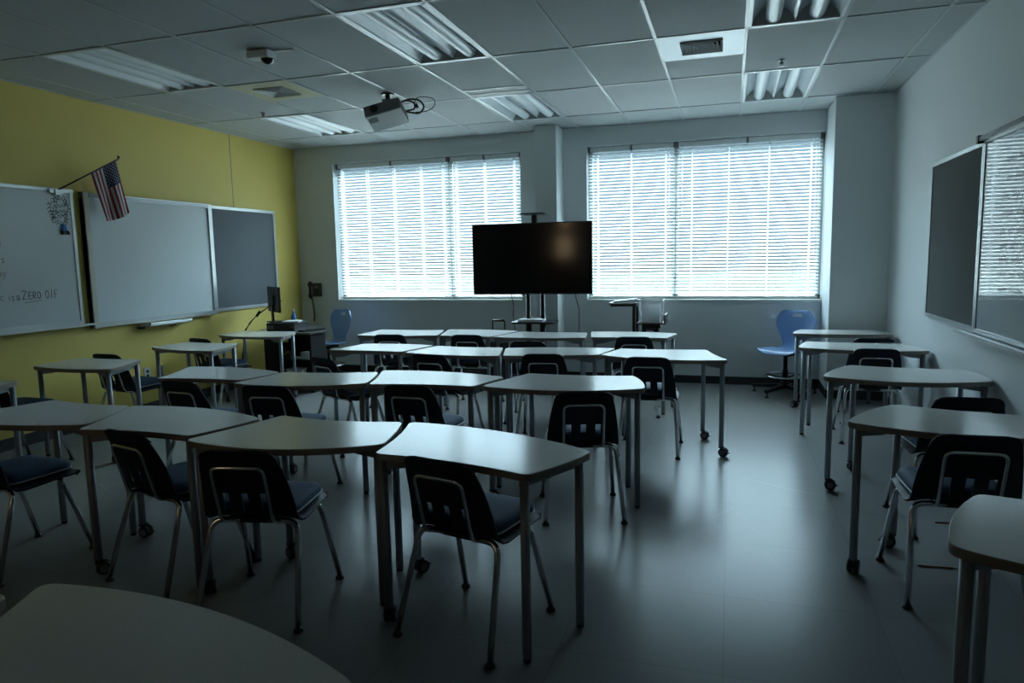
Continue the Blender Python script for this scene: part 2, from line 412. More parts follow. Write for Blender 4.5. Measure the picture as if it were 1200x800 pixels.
# ------------------------------------------------------------------ ceiling light fixtures
def troffer(c, r, label):
    x = gx(c) + TS / 2; y = gy(r) + TS
    t = thing('ceiling_light', label, 'ceiling light', (x, y, ZC), 0, 'recessed two-lamp ceiling lights, switched off')
    h = TS - .012; l = TS - .012; w = TS / 2 - .012
    f = MB(); fw = .022
    for a in ((-w, -w + fw, -l, l), (w - fw, w, -l, l), (-w, w, -l, -l + fw), (-w, w, l - fw, l)): f.box(a[0], a[1], a[2], a[3], .0, .014)
    f.build('frame', 'troffer_white', t)
    hs = MB(); 
    hs.box(-w, w, -l, l, .135, .14); hs.box(-w, -w + .004, -l, l, .01, .135); hs.box(w - .004, w, -l, l, .01, .135)
    hs.build('housing', 'troffer_white', t)
    # scalloped reflectors: two bays meeting in a ridge
    xi = w - fw; pts = []
    for k in range(33):
        u = -1 + 2 * k / 32; v = abs(u)                 # v 0 ridge .. 1 rim
        z = .012 + .105 * (math.sin(PI * v) ** .62)
        pts.append((u * xi, z))
    rf = MB(); vs = []
    for px, pz in pts: vs += [(px, -l + fw, pz), (px, l - fw, pz)]
    rf.add(vs, [(2 * k, 2 * k + 1, 2 * k + 3, 2 * k + 2) for k in range(32)], 0, True); rf.build('reflector', 'troffer_white', t)
    for sgn in (-1, 1):
        e = MB(); yy = sgn * (l - fw)
        prof = [(px, pz) for px, pz in pts]
        e.add([(px, yy, pz) for px, pz in prof] + [(px, yy, .008) for px, pz in prof], [(k, k + 1, 33 + k + 1, 33 + k) for k in range(32)])
        e.build('end_plate', 'troffer_end', t)
    for sgn in (-1, 1):
        b = MB(); cx = sgn * xi / 2; vs = []
        n = 12
        for k in range(n + 1):
            q = PI + PI * k / n
            vs += [(cx + .052 * math.cos(q), -l + fw, .058 + .05 * math.sin(q)), (cx + .052 * math.cos(q), l - fw, .058 + .05 * math.sin(q))]
        b.add(vs, [(2 * k, 2 * k + 1, 2 * k + 3, 2 * k + 2) for k in range(n)], 0, True)
        b.add([(p[0], p[1], p[2]) for p in vs[0:2]] + [vs[-2], vs[-1]], [(0, 1, 3, 2)])
        b.build('lamp_basket', 'troffer_white', t)
for (c, r), lb in zip(TROFF, ('ceiling light in front of the projector, largest one at the top edge', 'ceiling light just in front of the wall column',
    'ceiling light at the top right, cut off by the photo edge', 'ceiling light above the right window, beside the sprinkler head', 'ceiling light nearest the yellow wall, left of the ceiling sensor', 'small far ceiling light above the left window corner')):
    troffer(c, r, lb)
# air diffusers
def vent(c, r, kind, label):
    x = gx(c) + TS / 2; y = gy(r) + TS / 2; w = TS / 2 - .012
    t = thing('air_vent', label, 'air vent', (x, y, ZC), 0, None)
    m = 'vent_cream' if kind == 'cream' else 'silver'
    f = MB(); i = .15
    for a in ((-w, -i, -w, w), (i, w, -w, w), (-i, i, -w, -i), (-i, i, i, w)): f.box(a[0], a[1], a[2], a[3], .0, .006)
    f.build('frame', m, t)
    MB().box(-w, w, -w, w, .12, .125).build('plenum', 'slot_dark', t)
    lv = MB()
    for k in range(5):
        a = .148 - k * .029; b = a - .020
        if b < .005: break
        zo, zi = -.012, .03
        for q in range(4):
            M = Matrix.Rotation(q * PI / 2, 4, 'Z')
            lv.add([(-a, -a, zo), (a, -a, zo), (b, -b, zi), (-b, -b, zi), (-a, -a, zo + .002), (a, -a, zo + .002), (b, -b, zi + .002), (-b, -b, zi + .002)],
                   [(0, 1, 2, 3), (7, 6, 5, 4), (0, 4, 5, 1), (2, 6, 7, 3)], 0, False, M)
    lv.build('louvre', 'white_plastic', t)
    sd = MB()
    for a in ((-w, -w + .003, -w, w), (w - .003, w, -w, w), (-w, w, -w, -w + .003), (-w, w, w - .003, w)): sd.box(a[0], a[1], a[2], a[3], .006, .12)
    sd.build('collar', 'slot_dark', t)
vent(-4, 1, 'cream', 'square air vent with a cream frame, near the yellow wall')
vent(2, 1, 'metal', 'square shiny metal air vent in front of the right window')
t = thing('air_slot', 'narrow grey return air panel at the near end of a ceiling light', 'air vent', (gx(-1) + TS / 2, gy(2) - .145, ZC))
MB().box(-.29, .29, -.13, .13, .002, .02).build('panel', 'troffer_end', t)
MB().box(-.29, .29, -.004, .004, -.004, .004).build('divider', 'grid_metal', t)

# ------------------------------------------------------------------ desks
TOP = .735
def bez(a, c, b, n): return [((1 - t) ** 2 * a[0] + 2 * t * (1 - t) * c[0] + t * t * b[0], (1 - t) ** 2 * a[1] + 2 * t * (1 - t) * c[1] + t * t * b[1]) for t in [k / n for k in range(n + 1)]]
def outline(cs, sag, r=.03):
    edges = []
    for i in range(4):
        a, b = cs[i], cs[(i + 1) % 4]; dx, dy = b[0] - a[0], b[1] - a[1]; L = math.hypot(dx, dy)
        m = ((a[0] + b[0]) / 2 + dy / L * sag[i] * 2, (a[1] + b[1]) / 2 - dx / L * sag[i] * 2)
        e = bez(a, m, b, 40)
        edges.append([p for p in e if math.hypot(p[0] - a[0], p[1] - a[1]) > r and math.hypot(p[0] - b[0], p[1] - b[1]) > r])
    out = []
    for i in range(4):
        out += edges[i][::2] if edges[i][-1] in edges[i][::2] else edges[i][::2] + [edges[i][-1]]
        c = cs[(i + 1) % 4]; out += bez(edges[i][-1], c, edges[(i + 1) % 4][0], 5)[1:-1]
    return out
def make_caster():
    c = MB()
    for s in (-1, 1):
        M = Matrix.Translation((s * .014, .018, .034)) @ Matrix.Rotation(PI / 2, 4, 'Y')
        c.lathe([(.012, -.009), (.030, -.011), (.034, -.006), (.034, .006), (.030, .011), (.012, .009)], 18, 0, M)
        c.lathe([(.020, -.0118), (.020, .0118)], 16, 1, M)
    c.box(-.006, .006, -.004, .03, .03, .072); c.box(-.016, .016, -.014, .02, .064, .078)
    c.box(-.012, .012, .045, .064, .030, .038)
    return c
CAST = make_caster().build('caster', ['black_plastic', 'hub_grey']); CAST_ME = CAST.data; bpy.data.objects.remove(CAST)
CAP = MB().lathe([(.014, 0), (.0165, .004), (.0165, .02), (.019, .022)], 14).build('foot_cap', 'black_plastic'); CAP_ME = CAP.data; bpy.data.objects.remove(CAP)
def leg_mesh(z0):
    o = MB().tube([(0, 0, z0), (0, 0, TOP - .028)], .018, 14).build('leg', 'desk_steel'); me = o.data; bpy.data.objects.remove(o); return me
LEG_G, LEG_C = leg_mesh(.016), leg_mesh(.074)
def desk(cs, sag, cast, label, group):
    cx = sum(c[0] for c in cs) / 4; cy = sum(c[1] for c in cs) / 4
    t = thing('classroom_desk', label, 'desk', (cx, cy, 0), 0, group)
    cs = [(x - cx, y - cy) for x, y in cs]
    MB().prism(outline(cs, sag), TOP - .028, TOP, 0, 1, chamfer=.003).build('desktop', ['laminate', 'edge_band'], t)
    lp = []
    for i in range(4):                                      # leg sits just inside its corner
        c, p, n = Vector(cs[i]), Vector(cs[i - 1]), Vector(cs[(i + 1) % 4])
        d = ((p - c).normalized() + (n - c).normalized()); lp.append(c + d * .036)
    L, Rr = (0, 3), (1, 2)
    for i in range(4):
        roll = (cast == 'L' and i in L) or (cast == 'R' and i in Rr) or cast == 'B'
        lo = bpy.data.objects.new('leg', LEG_C if roll else LEG_G); COL.objects.link(lo); lo.parent = t; lo.location = (lp[i].x, lp[i].y, 0)
        f = bpy.data.objects.new('caster' if roll else 'foot_cap', CAST_ME if roll else CAP_ME); COL.objects.link(f); f.parent = lo
        if roll: f.rotation_euler = (0, 0, random.uniform(-2.2, 2.2))
    fr = MB()
    def rail(a, b, h=.035, w=.02, z=TOP - .030):
        d = (b - a); q = Vector((-d.y, d.x)).normalized() * w / 2
        fr.prism([tuple(a + q * -1), tuple(b - q), tuple(b + q), tuple(a + q)], z - h, z)
    ctr = (lp[0] + lp[1] + lp[2] + lp[3]) / 4
    ins = lambda p: p + (ctr - p).normalized() * .022
    rail(ins(lp[0]), ins(lp[3])); rail(ins(lp[1]), ins(lp[2]))
    ml, mr_ = (lp[0] + lp[3]) / 2, (lp[1] + lp[2]) / 2
    rail(ml, mr_, .03, .05)
    for i, j in ((0, 1), (1, 0), (3, 2), (2, 3)):           # tapered brackets reaching along each long edge
        if (i, j) == (1, 0) and sag[0] < 0 and sag[2] > 0: continue      # the short edge has its bracket on one side only
        a = lp[i]; d = (lp[j] - a).normalized(); inn = (Vector((0, 0)) - a).normalized(); d = (d + inn * 1.1).normalized(); b = a + d * .17
        q = Vector((-d.y, d.x)) * .009; z = TOP - .029
        vs = []
        for p, zz in ((a, z - .042), (a + d * .10, z - .032), (b, z - .010), (b, z), (a, z)):
            vs.append((p.x - q.x, p.y - q.y, zz)); vs.append((p.x + q.x, p.y + q.y, zz))
        n = 5
        fr.add(vs, [tuple(2 * k for k in range(n)), tuple(2 * k + 1 for k in range(n - 1, -1, -1))] + [(2 * k, 2 * k + 1, 2 * ((k + 1) % n) + 1, 2 * ((k + 1) % n)) for k in range(n)])
    fr.build('frame', 'desk_steel', t)
    return t
G1, G2, G3, G4, GR, GL, GF = ('desks of the front row', 'desks of the second row', 'desks of the third row', 'desks of the back row', 'desks along the right wall', 'desks along the yellow wall', 'desks nearest the camera')
LONGN = (.11, .015, -.035, -.012); SHORTN = (-.032, .015, .08, -.02); RN = (.125, .02, -.035, .03); LN = (.085, .015, -.03, 0)
DESKS = [
 (((-3.93, 2.50), (-2.995, 2.544), (-3.151, 2.954), (-3.749, 2.992)), (.09, .015, -.03, -.01), 'N', 'leftmost desk of the front row, running out of the left edge', G1),
 (((-2.952, 2.449), (-2.32, 2.473), (-2.218, 2.849), (-3.146, 2.955)), (-.03, .012, .087, -.018), 'L', 'front row desk second from left, its near edge curving inward', G1),
 (((-2.290, 2.412), (-1.385, 2.552), (-1.487, 2.942), (-2.155, 2.935)), (.115, .012, -.045, -.012), 'L', 'front row desk third from left, its near edge bulging outward', G1),
 (((-1.358, 2.416), (-.68, 2.295), (-.511, 2.652), (-1.453, 2.949)), (-.032, .02, .075, -.02), 'L', 'rightmost desk of the front row, beside the open floor', G1),
 (((-3.728, 3.72), (-3.092, 3.778), (-3.019, 4.118), (-3.904, 4.218)), (-.03, .012, .08, -.02), 'N', 'leftmost desk of the second row, in front of the wall sockets', G2),
 (((-3.070, 3.675), (-2.19, 3.844), (-2.325, 4.262), (-3.0, 4.135)), (.10, .012, -.035, -.01), 'L', 'second row desk second from left, its top mirroring yellow wall', G2),
 (((-2.16, 3.817), (-1.482, 3.881), (-1.387, 4.232), (-2.335, 4.332)), (-.03, 0, .08, -.015), 'N', 'second row desk third from left, its top shining white', G2),
 (((-1.436, 3.904), (-.463, 4.019), (-.586, 4.444), (-1.277, 4.413)), (.11, .025, -.035, 0), 'L', 'rightmost desk of the second row, over a chair with pale slots', G2),
 (((-3.363, 5.256), (-2.65, 5.263), (-2.545, 5.713), (-3.268, 5.728)), (-.02, 0, .05, -.02), 'N', 'leftmost desk of the third row, in front of the left blue chair', G3),
 (((-2.610, 5.239), (-1.74, 5.165), (-1.87, 5.668), (-2.499, 5.687)), (.06, 0, -.03, 0), 'N', 'third row desk second from left', G3),
 (((-1.715, 5.183), (-.985, 5.36), (-.905, 5.763), (-1.84, 5.642)), (.02, 0, .06, 0), 'N', 'third row desk third from left, under the television', G3),
 (((-.963, 5.361), (.004, 5.244), (-.168, 5.797), (-.864, 5.768)), (.12, -.02, -.03, 0), 'R', 'rightmost desk of the third row, both right legs on casters', G3),
 (((-3.73, 6.388), (-2.845, 6.50), (-2.99, 7.0), (-3.74, 6.97)), (.07, 0, -.03, 0), 'N', 'leftmost desk of the back row, below the left window', G4),
 (((-2.812, 6.471), (-2.265, 6.432), (-2.12, 7.0), (-2.96, 7.06)), (-.02, 0, .06, 0), 'N', 'back row desk second from left, in front of a black case handle', G4),
 (((-2.233, 6.435), (-1.31, 6.491), (-1.38, 6.937), (-2.094, 6.955)), (.07, 0, -.03, 0), 'N', 'back row desk third from left, in front of the television stand', G4),
 (((-1.265, 6.53), (-.557, 6.558), (-.485, 6.971), (-1.36, 7.03)), (-.02, 0, .07, 0), 'N', 'rightmost desk of the back row, in front of the projector cart', G4),
 (((.561, 1.989), (1.45, 1.94), (1.42, 2.42), (.76, 2.463)), RN, 'N', 'nearest desk by the right wall, cut off at the bottom right', GR),
 (((.517, 3.398), (1.47, 3.33), (1.44, 3.70), (.798, 3.849)), RN, 'L', 'second nearest desk by the right wall, big casters on its left legs', GR),
 (((.562, 4.644), (1.485, 4.645), (1.46, 5.078), (.792, 5.153)), RN, 'L', 'middle desk by the right wall, third from the camera', GR),
 (((.546, 6.056), (1.485, 6.0), (1.368, 6.453), (.649, 6.48)), (.11, .015, -.035, .02), 'N', 'desk by the right wall with a clear ruler lying on it', GR),
 (((.583, 7.108), (1.47, 7.17), (1.36, 7.55), (.682, 7.493)), (.06, .01, -.02, .02), 'L', 'farthest desk by the right wall, beside the right blue stool', GR),
 (((-5.221, 4.002), (-4.432, 3.988), (-4.62, 4.48), (-5.251, 4.471)), (.06, .015, -.03, 0), 'R', 'desk by the yellow wall under the seam between the two whiteboards', GL),
 (((-5.24, 5.20), (-4.399, 5.031), (-4.549, 5.57), (-5.159, 5.583)), LN, 'N', 'desk by the yellow wall under the pen tray', GL),
 (((-5.315, 6.20), (-4.46, 6.139), (-4.631, 6.64), (-5.333, 6.64)), LN, 'N', 'desk by the yellow wall in front of the black computer desk', GL),
 (((-5.25, 2.98), (-4.47, 2.96), (-4.639, 3.455), (-5.25, 3.43)), LN, 'N', 'desk corner by the yellow wall at the far left edge', GL),
 (((-1.433, .68), (-.743, .656), (-.625, 1.033), (-1.601, 1.196)), (-.032, .02, .085, -.02), 'N', 'large dim desktop nearest the camera at the bottom left', GF),
 (((-2.45, .60), (-1.49, .72), (-1.62, 1.13), (-2.30, 1.13)), (.10, .01, -.035, 0), 'N', 'sliver of desktop in the bottom left corner', GF),
]
for d in DESKS: desk(*d)

# ------------------------------------------------------------------ student chairs
def shell_mesh():
    prof = [(.214, .420), (.212, .436), (.196, .446), (.08, .448), (0, .444), (-.07, .441), (-.115, .443), (-.145, .455), (-.163, .475), (-.172, .50), (-.180, .53), (-.190, .565), (-.200, .60), (-.210, .635), (-.220, .67), (-.229, .70), (-.237, .725), (-.243, .742), (-.247, .753), (-.249, .758)]
    hw = [.182, .190, .196, .205, .208, .208, .207, .206, .204, .202, .199, .194, .189, .183, .176, .168, .162, .152, .134, .100]
    us = [-1, -.9, -.72, -.5]
    # u lines in metres for the slot edges
    slots = [(-.100, -.068), (-.016, .016), (.068, .100)]
    xsl = [-.100, -.068, -.042, -.016, .016, .042, .068, .100]
    rows = []
    for i, ((y, z), w) in enumerate(zip(prof, hw)):
        xs_ = [-w, -w + .012, -(w + .10) / 2 - .004] + [x * min(1, w / .17 if w < .17 else 1) for x in xsl] + [(w + .10) / 2 + .004, w - .012, w]
        row = []
        for x in xs_:
            k = (abs(x) / w) ** 4
            dn = max(0, min(1, (9 - i) / 4)) * (0 if i == 0 else 1); dy, dz = .024 * k * (1 - dn) * max(0, min(1, (len(prof) - 2 - i) / 6)), -.028 * k * dn
            row.append((x, y + dy, z + dz))
        rows.append(row)
    def skip(i, j):
        xm = (rows[i][j][0] + rows[i][j + 1][0]) / 2; zm = (rows[i][j][2] + rows[i + 1][j][2]) / 2
        return i >= 7 and .47 < zm < .57 and any(a < xm < b for a, b in slots)
    return solid_grid(rows, skip, -.010, 'shell', 'navy_plastic')
def rrect(w, y0, y1, r, n=5):
    pts = []
    for cx, cy, a in ((w - r, y0 + r, -90), (w - r, y1 - r, 0), (-w + r, y1 - r, 90), (-w + r, y0 + r, 180)):
        for k in range(n + 1): q = R(a + 90 * k / n); pts.append((cx + r * math.cos(q), cy + r * math.sin(q)))
    return pts
def cushion_mb():
    c = MB(); rings = []
    base = rrect(.182, -.125, .206, .055, 6); n = len(base)
    for k, z in ((1, .447), (1.02, .460), (1.01, .476), (.96, .488), (.82, .496), (.5, .499)):
        rings.append([(x * k, .035 + (y - .035) * k, z + .002 * (1 if y > .1 else 0)) for x, y in base])
    vs = [p for r in rings for p in r]
    c.add(vs, [(i * n + k, i * n + (k + 1) % n, (i + 1) * n + (k + 1) % n, (i + 1) * n + k) for i in range(5) for k in range(n)], 0, True)
    c.add(rings[-1], [tuple(range(n))], 0, True)
    return c
def arc_path(pts, r=.05, n=5):
    pts = [Vector(p) for p in pts]; out = [pts[0]]
    for i in range(1, len(pts) - 1):
        a, b, c = pts[i - 1], pts[i], pts[i + 1]; r1 = min(r, (a - b).length * .48, (c - b).length * .48)
        p, q = b + (a - b).normalized() * r1, b + (c - b).normalized() * r1
        for k in range(n + 1):
            t = k / n; out.append((1 - t) ** 2 * p + 2 * t * (1 - t) * b + t * t * q)
    return out + [pts[-1]]
def make_chair():
    t = thing('student_chair', '', 'chair')
    sh = shell_mesh(); sh.parent = t
    cu = cushion_mb().build('seat_cushion', 'navy_fabric', t); cu['label'] = 'dark blue fabric seat pad'
    pp = MB().tube([(x * 1.03, .035 + (y - .035) * 1.03, .4555) for x, y in rrect(.182, -.125, .206, .055, 6)], .0045, 6, closed=True).build('piping', 'piping', cu)
    for sx in (-1, 1):
        for sy in (-1, 1):
            top = (sx * .06, sy * .115 + .005, .421); knee = (sx * .190, sy * .115 + .005, .421); foot = (sx * .223, sy * .238, .022)
            lg = MB().tube(arc_path([top, knee, foot], .055, 6), .0125, 12).build('leg', 'chrome', t)
            M = Tm(*foot[:2])
            MB().lathe([(.020, 0), (.021, .006), (.016, .014), (.0105, .018), (.0105, .028)], 14, M=M).build('foot_glide', 'black_plastic', lg)
    MB().tube(arc_path([(-.112, -.05, .425), (-.112, -.172, .432), (-.112, -.236, .685), (.112, -.236, .685), (.112, -.172, .432), (.112, -.05, .425)], .035, 5), .0085, 10).build('back_frame', 'chrome', t)
    cb = MB()
    for sy in (-1, 1): cb.tube([(-.07, sy * .115 + .005, .421), (.07, sy * .115 + .005, .421)], .0125, 10)
    cb.box(-.10, .10, -.14, .16, .432, .438); cb.build('under_frame', 'black_metal', t)
    return t
CH0 = make_chair(); used = []
def chair(x, y, rot, label, group):      # x, y: middle of the rear feet
    o = CH0 if not used else copy_tree(CH0); used.append(1)
    a = R(rot); o.location = (x - math.sin(a) * .238, y + math.cos(a) * .238, 0); o.rotation_euler = (0, 0, a)
    o['label'] = label; o['group'] = group
GC1, GC2, GC3, GC4, GCR, GCL = ('chairs at the front row', 'chairs at the second row', 'chairs at the third row', 'chairs at the back row', 'chairs along the right wall', 'chairs along the yellow wall')
chair(-1.04, 2.318, -14, 'navy chair at the rightmost front row desk, blue seat pad in view', GC1)
chair(-1.884, 2.245, 11, 'navy chair at the front row desk with the bulging near edge', GC1)
chair(-2.606, 2.392, -13, 'navy chair at the front row desk second from left, turned sideways', GC1)
chair(-3.51, 2.27, -5, 'dark chair at the left photo edge, only its seat and legs showing', GC1)
chair(-3.37, 3.54, -6, 'navy chair at the leftmost second row desk', GC2)
chair(-2.70, 3.52, 5, 'navy chair at the second row desk mirroring the yellow wall', GC2)
chair(-1.83, 3.70, -2, 'navy chair at the second row desk third from left', GC2)
chair(-.76, 3.715, 17, 'navy chair at the rightmost second row desk, three pale slots in back', GC2)
chair(-3.04, 4.67, -25, 'navy chair pulled out behind the second row, turned toward windows on right', GC3)
chair(-2.27, 4.99, -10, 'navy chair at the third row desk second from left', GC3)
chair(-1.38, 5.16, 8, 'navy chair at the third row desk under the television', GC3)
chair(-.57, 5.12, 1, 'navy chair at the rightmost third row desk beside open floor', GC3)
chair(-3.29, 6.28, 8, 'navy chair at the leftmost back row desk', GC4)
chair(-2.48, 6.36, 2, 'navy chair at the back row desk second from left', GC4)
chair(-1.72, 5.92, 5, 'navy chair in front of the television stand, only its back top showing', GC4)
chair(-.84, 6.41, 6, 'navy chair at the rightmost back row desk', GC4)
chair(.964, 3.153, 2, 'nearest navy chair by the right wall, above a pencil on the floor', GCR)
chair(1.168, 3.97, 5, 'navy chair by the right wall at the middle desk, seat pad showing', GCR)
chair(1.085, 5.86, 0, 'navy chair at the right wall desk with the clear ruler', GCR)
chair(1.19, 6.56, -3, 'farthest navy chair by the right wall, back top showing behind a desk', GCR)
chair(-5.06, 4.53, -4, 'navy chair by the yellow wall left of the wall sockets', GCL)
chair(-5.10, 5.67, -12, 'navy chair by the yellow wall in front of the computer desk', GCL)
chair(-5.13, 3.53, 0, 'navy chair by the yellow wall at left edge, mostly hidden legs', GCL)

# ------------------------------------------------------------------ blue moulded stools
def stool(x, y, rz, label, sz=.465):
    t = thing('task_chair', label, 'chair', (x, y, 0), rz, 'blue moulded chairs on pedestal bases by the back wall')
    # shell: seat profile sweeping up into a waisted back; outline set by half width
    prof = [(.235, -.022), (.225, -.004), (.19, .006), (.10, .0), (0, -.006), (-.09, -.006), (-.15, .002), (-.185, .025), (-.205, .06), (-.217, .10), (-.226, .15), (-.234, .20), (-.242, .25), (-.250, .30), (-.258, .345), (-.268, .385), (-.278, .405), (-.284, .41)]
    hw = [.16, .20, .225, .232, .225, .20, .165, .135, .125, .135, .160, .190, .215, .222, .205, .180, .160, .14]
    rows = []
    fr = [-1, -.93, -.8, -.6, -.40, -.27, -.13, 0, .13, .27, .40, .6, .8, .93, 1]
    for i, ((py, pz), w) in enumerate(zip(prof, hw)):
        row = []
        for u in fr:
            k = abs(u) ** 3
            if i < 6: dy, dz = 0, .018 * k
            else: dy, dz = .04 * k * min(1, (i - 5) / 4), 0
            row.append((u * w, py + dy, sz + pz + dz))
        rows.append(row)
    sh = solid_grid(rows, lambda i, j: i == 14 and abs(fr[j] + fr[j + 1]) / 2 < .27, -.012, 'shell', 'blue_plastic', t); sh['label'] = 'blue moulded plastic seat and back with a grip hole'
    m = MB().box(-.09, .09, -.09, .10, sz - .045, sz - .018); m.build('seat_plate', 'black_metal', t, bevel=.004)
    MB().tube([(.08, .0, sz - .036), (.20, .02, sz - .04), (.24, .03, sz - .045)], .006, 8).build('lever', 'black_plastic', t)
    MB().lathe([(.030, .10), (.030, .26), (.022, .262), (.022, sz - .04)], 16).build('column', 'black_metal', t)
    MB().tube([(.20 * math.cos(q), .20 * math.sin(q), .20) for q in [2 * PI * k / 40 for k in range(40)]], .011, 10, closed=True).build('foot_ring', 'chrome', t)
    sp = MB()
    for k in range(3): q = 2 * PI * k / 3 + .3; sp.tube([(0, 0, .17), (.2 * math.cos(q), .2 * math.sin(q), .20)], .008, 8)
    sp.lathe([(.036, .15), (.036, .19)], 14); sp.build('ring_spokes', 'black_metal', t)
    MB().lathe([(.05, .075), (.055, .085), (.05, .125), (.034, .14)], 16).build('hub', 'black_plastic', t)
    for k in range(5):
        q = 2 * PI * k / 5 + .2; M = Matrix.Rotation(q, 4, 'Z')
        a = MB()
        for (x0, x1, z0, z1, w0, w1) in ((.03, .34, .085, .065, .03, .02),):
            vs = [(x0, -w0, z0 - .012), (x0, w0, z0 - .012), (x1, w1, z1 - .012), (x1, -w1, z1 - .012), (x0, -w0 * .8, z0 + .028), (x0, w0 * .8, z0 + .028), (x1, w1 * .8, z1 + .018), (x1, -w1 * .8, z1 + .018)]
            a.add(vs, [(3, 2, 1, 0), (4, 5, 6, 7), (0, 1, 5, 4), (1, 2, 6, 5), (2, 3, 7, 6), (3, 0, 4, 7)], 0, False, M)
        lg = a.build('base_arm', 'black_plastic', t)
        MB().lathe([(.022, 0), (.024, .006), (.018, .014), (.010, .018), (.010, .06)], 12, M=M @ Tm(.322)).build('glide', 'black_plastic', lg)
    return t
stool(.58, 7.85, R(150), 'blue moulded chair under the right window beside the pier')
stool(-4.87, 7.66, R(158), 'blue moulded chair beside the black computer desk, below the left window')

# ------------------------------------------------------------------ boards on the yellow wall
def framed(name, label, cat, side, y0, y1, z0, z1, face, fm, depth=.02, fw=.025, group=None, left=None):
    # side +1: hangs on the left wall facing +X; -1: on the right wall facing -X
    x = XL if side > 0 else XR
    t = thing(name, label, cat, (x, (y0 + y1) / 2, z0), 0, group)
    w = (y1 - y0) / 2; h = z1 - z0
    def bx(a, b, c, d, e, f): return (min(side * a, side * b), max(side * a, side * b), c, d, e, f)
    MB().box(*bx(.001, depth * .7, -w + .004, w - .004, .004, h - .004)).build('panel', face, t)
    f = MB()
    for c in ((-w, w, 0, fw), (-w, w, h - fw, h), (-w, -w + fw, fw, h - fw), (w - fw, w, fw, h - fw)): f.box(*bx(.001, depth, *c))
    f.build('frame', fm, t, bevel=.002)
    return t, bx
def strokes(parent, name, lines, m, loc):
    b = MB()
    for pts, w in lines: b.strip(pts, w, (loc, 0, 0))
    return b.build(name, m, parent)
GLY = {'w': [[(0, 1), (.25, 0), (.5, .8), (.75, 0), (1, 1)]], 'o': [[(.5, 1), (.1, .75), (.1, .25), (.5, 0), (.9, .25), (.9, .75), (.5, 1)]],
 'r': [[(.1, 1), (.1, 0)], [(.1, .6), (.4, 1), (.8, .95)]], 'k': [[(.1, 1.7), (.1, 0)], [(.8, 1), (.1, .45), (.9, 0)]], 'i': [[(.5, 1), (.5, 0)], [(.5, 1.35), (.5, 1.45)]],
 's': [[(.85, .9), (.5, 1), (.15, .8), (.5, .55), (.85, .25), (.5, 0), (.1, .1)]], 'a': [[(.85, 1), (.3, 1), (.1, .5), (.3, 0), (.7, .2), (.85, 1), (.85, .2), (1, 0)]],
 'n': [[(.1, 1), (.1, 0), (.15, .6), (.5, 1), (.8, .8), (.85, 0)]], 'g': [[(.85, 1), (.3, 1), (.1, .5), (.3, .1), (.8, .3), (.85, 1), (.85, -.5), (.5, -.8), (.1, -.6)]],
 'b': [[(.1, 1.7), (.1, 0), (.6, 0), (.9, .4), (.6, .9), (.1, .7)]], 'y': [[(.1, 1), (.45, .2)], [(.9, 1), (.45, .2), (.1, -.7)]],
 'Z': [[(0, 1.65), (.4, 1.75), (1, 1.7), (.6, 1.05), (.1, .2), (.5, .3), (1, .25)]], 'E': [[(.9, 1.5), (.15, 1.45), (.1, 0), (.9, .05)], [(.1, .75), (.75, .8)]],
 'R': [[(.1, 0), (.1, 1.5), (.7, 1.45), (.85, 1.1), (.6, .8), (.1, .75), (.9, 0)]], 'O': [[(.5, 1.5), (.1, 1.1), (.1, .4), (.5, 0), (.9, .4), (.9, 1.1), (.5, 1.5)]],
 'F': [[(.15, 0), (.15, 1.5), (.95, 1.5)], [(.15, .8), (.75, .82)]], '/': [[(.3, -.1), (.65, 1.6)]], '-': [[(0, .5), (1, .5)]], 'e': [[(.1, .5), (.85, .55), (.6, 1), (.25, .9), (.1, .4), (.4, 0), (.9, .15)]]}
def write(txt, y, z, cw, ch, x, side=1, sp=.18, w=.006):
    ls = []
    for c in txt:
        if c != ' ':
            for g_ in GLY[c]:
                p = [(x, y + side * (u * cw), z + v * ch) for u, v in g_]
                q = [Vector(a) for a in p]; sm = []
                for i in range(len(q) - 1):      # densify softly
                    sm += [q[i].lerp(q[i + 1], k / 3) for k in range(3)]
                ls.append(([tuple(a) for a in sm + [q[-1]]], w))
        y += side * cw * (1 + sp)
    return ls
# whiteboard with the writing (left edge runs out of frame)
t, bx = framed('whiteboard', 'whiteboard with handwriting and a doodle on the yellow wall, left edge', 'whiteboard', 1, 2.45, 4.885, .985, 2.19, 'whiteboard_worn', 'board_frame', .022, .03)
yc = (2.45 + 4.885) / 2
MB().box(*bx(.022, .085, -1.2175, 1.2875, -.022, -.012)).box(*bx(.022, .03, -1.2175, 1.2175, -.03, .03)).box(*bx(.08, .085, -1.2175, 1.2875, -.012, -.002)).build('marker_tray', 'board_frame', t)
MB().box(*bx(.02, .034, -1.2175, 1.2175, 1.175, 1.200)).build('map_rail', 'board_frame', t)
mh = MB()
for y in (4.66, 4.76): mh.box(*bx(.034, .055, y - yc - .02, y - yc + .02, 1.160, 1.196)); mh.tube([(.045, y - yc, 1.165), (.062, y - yc, 1.15), (.055, y - yc, 1.13)], .004, 6)
mh.build('map_hook', 'board_frame', t)
px = .0158
def loc(ls): return [([(px, p[1] - yc, p[2] - .985) for p in pts], w) for pts, w in ls]
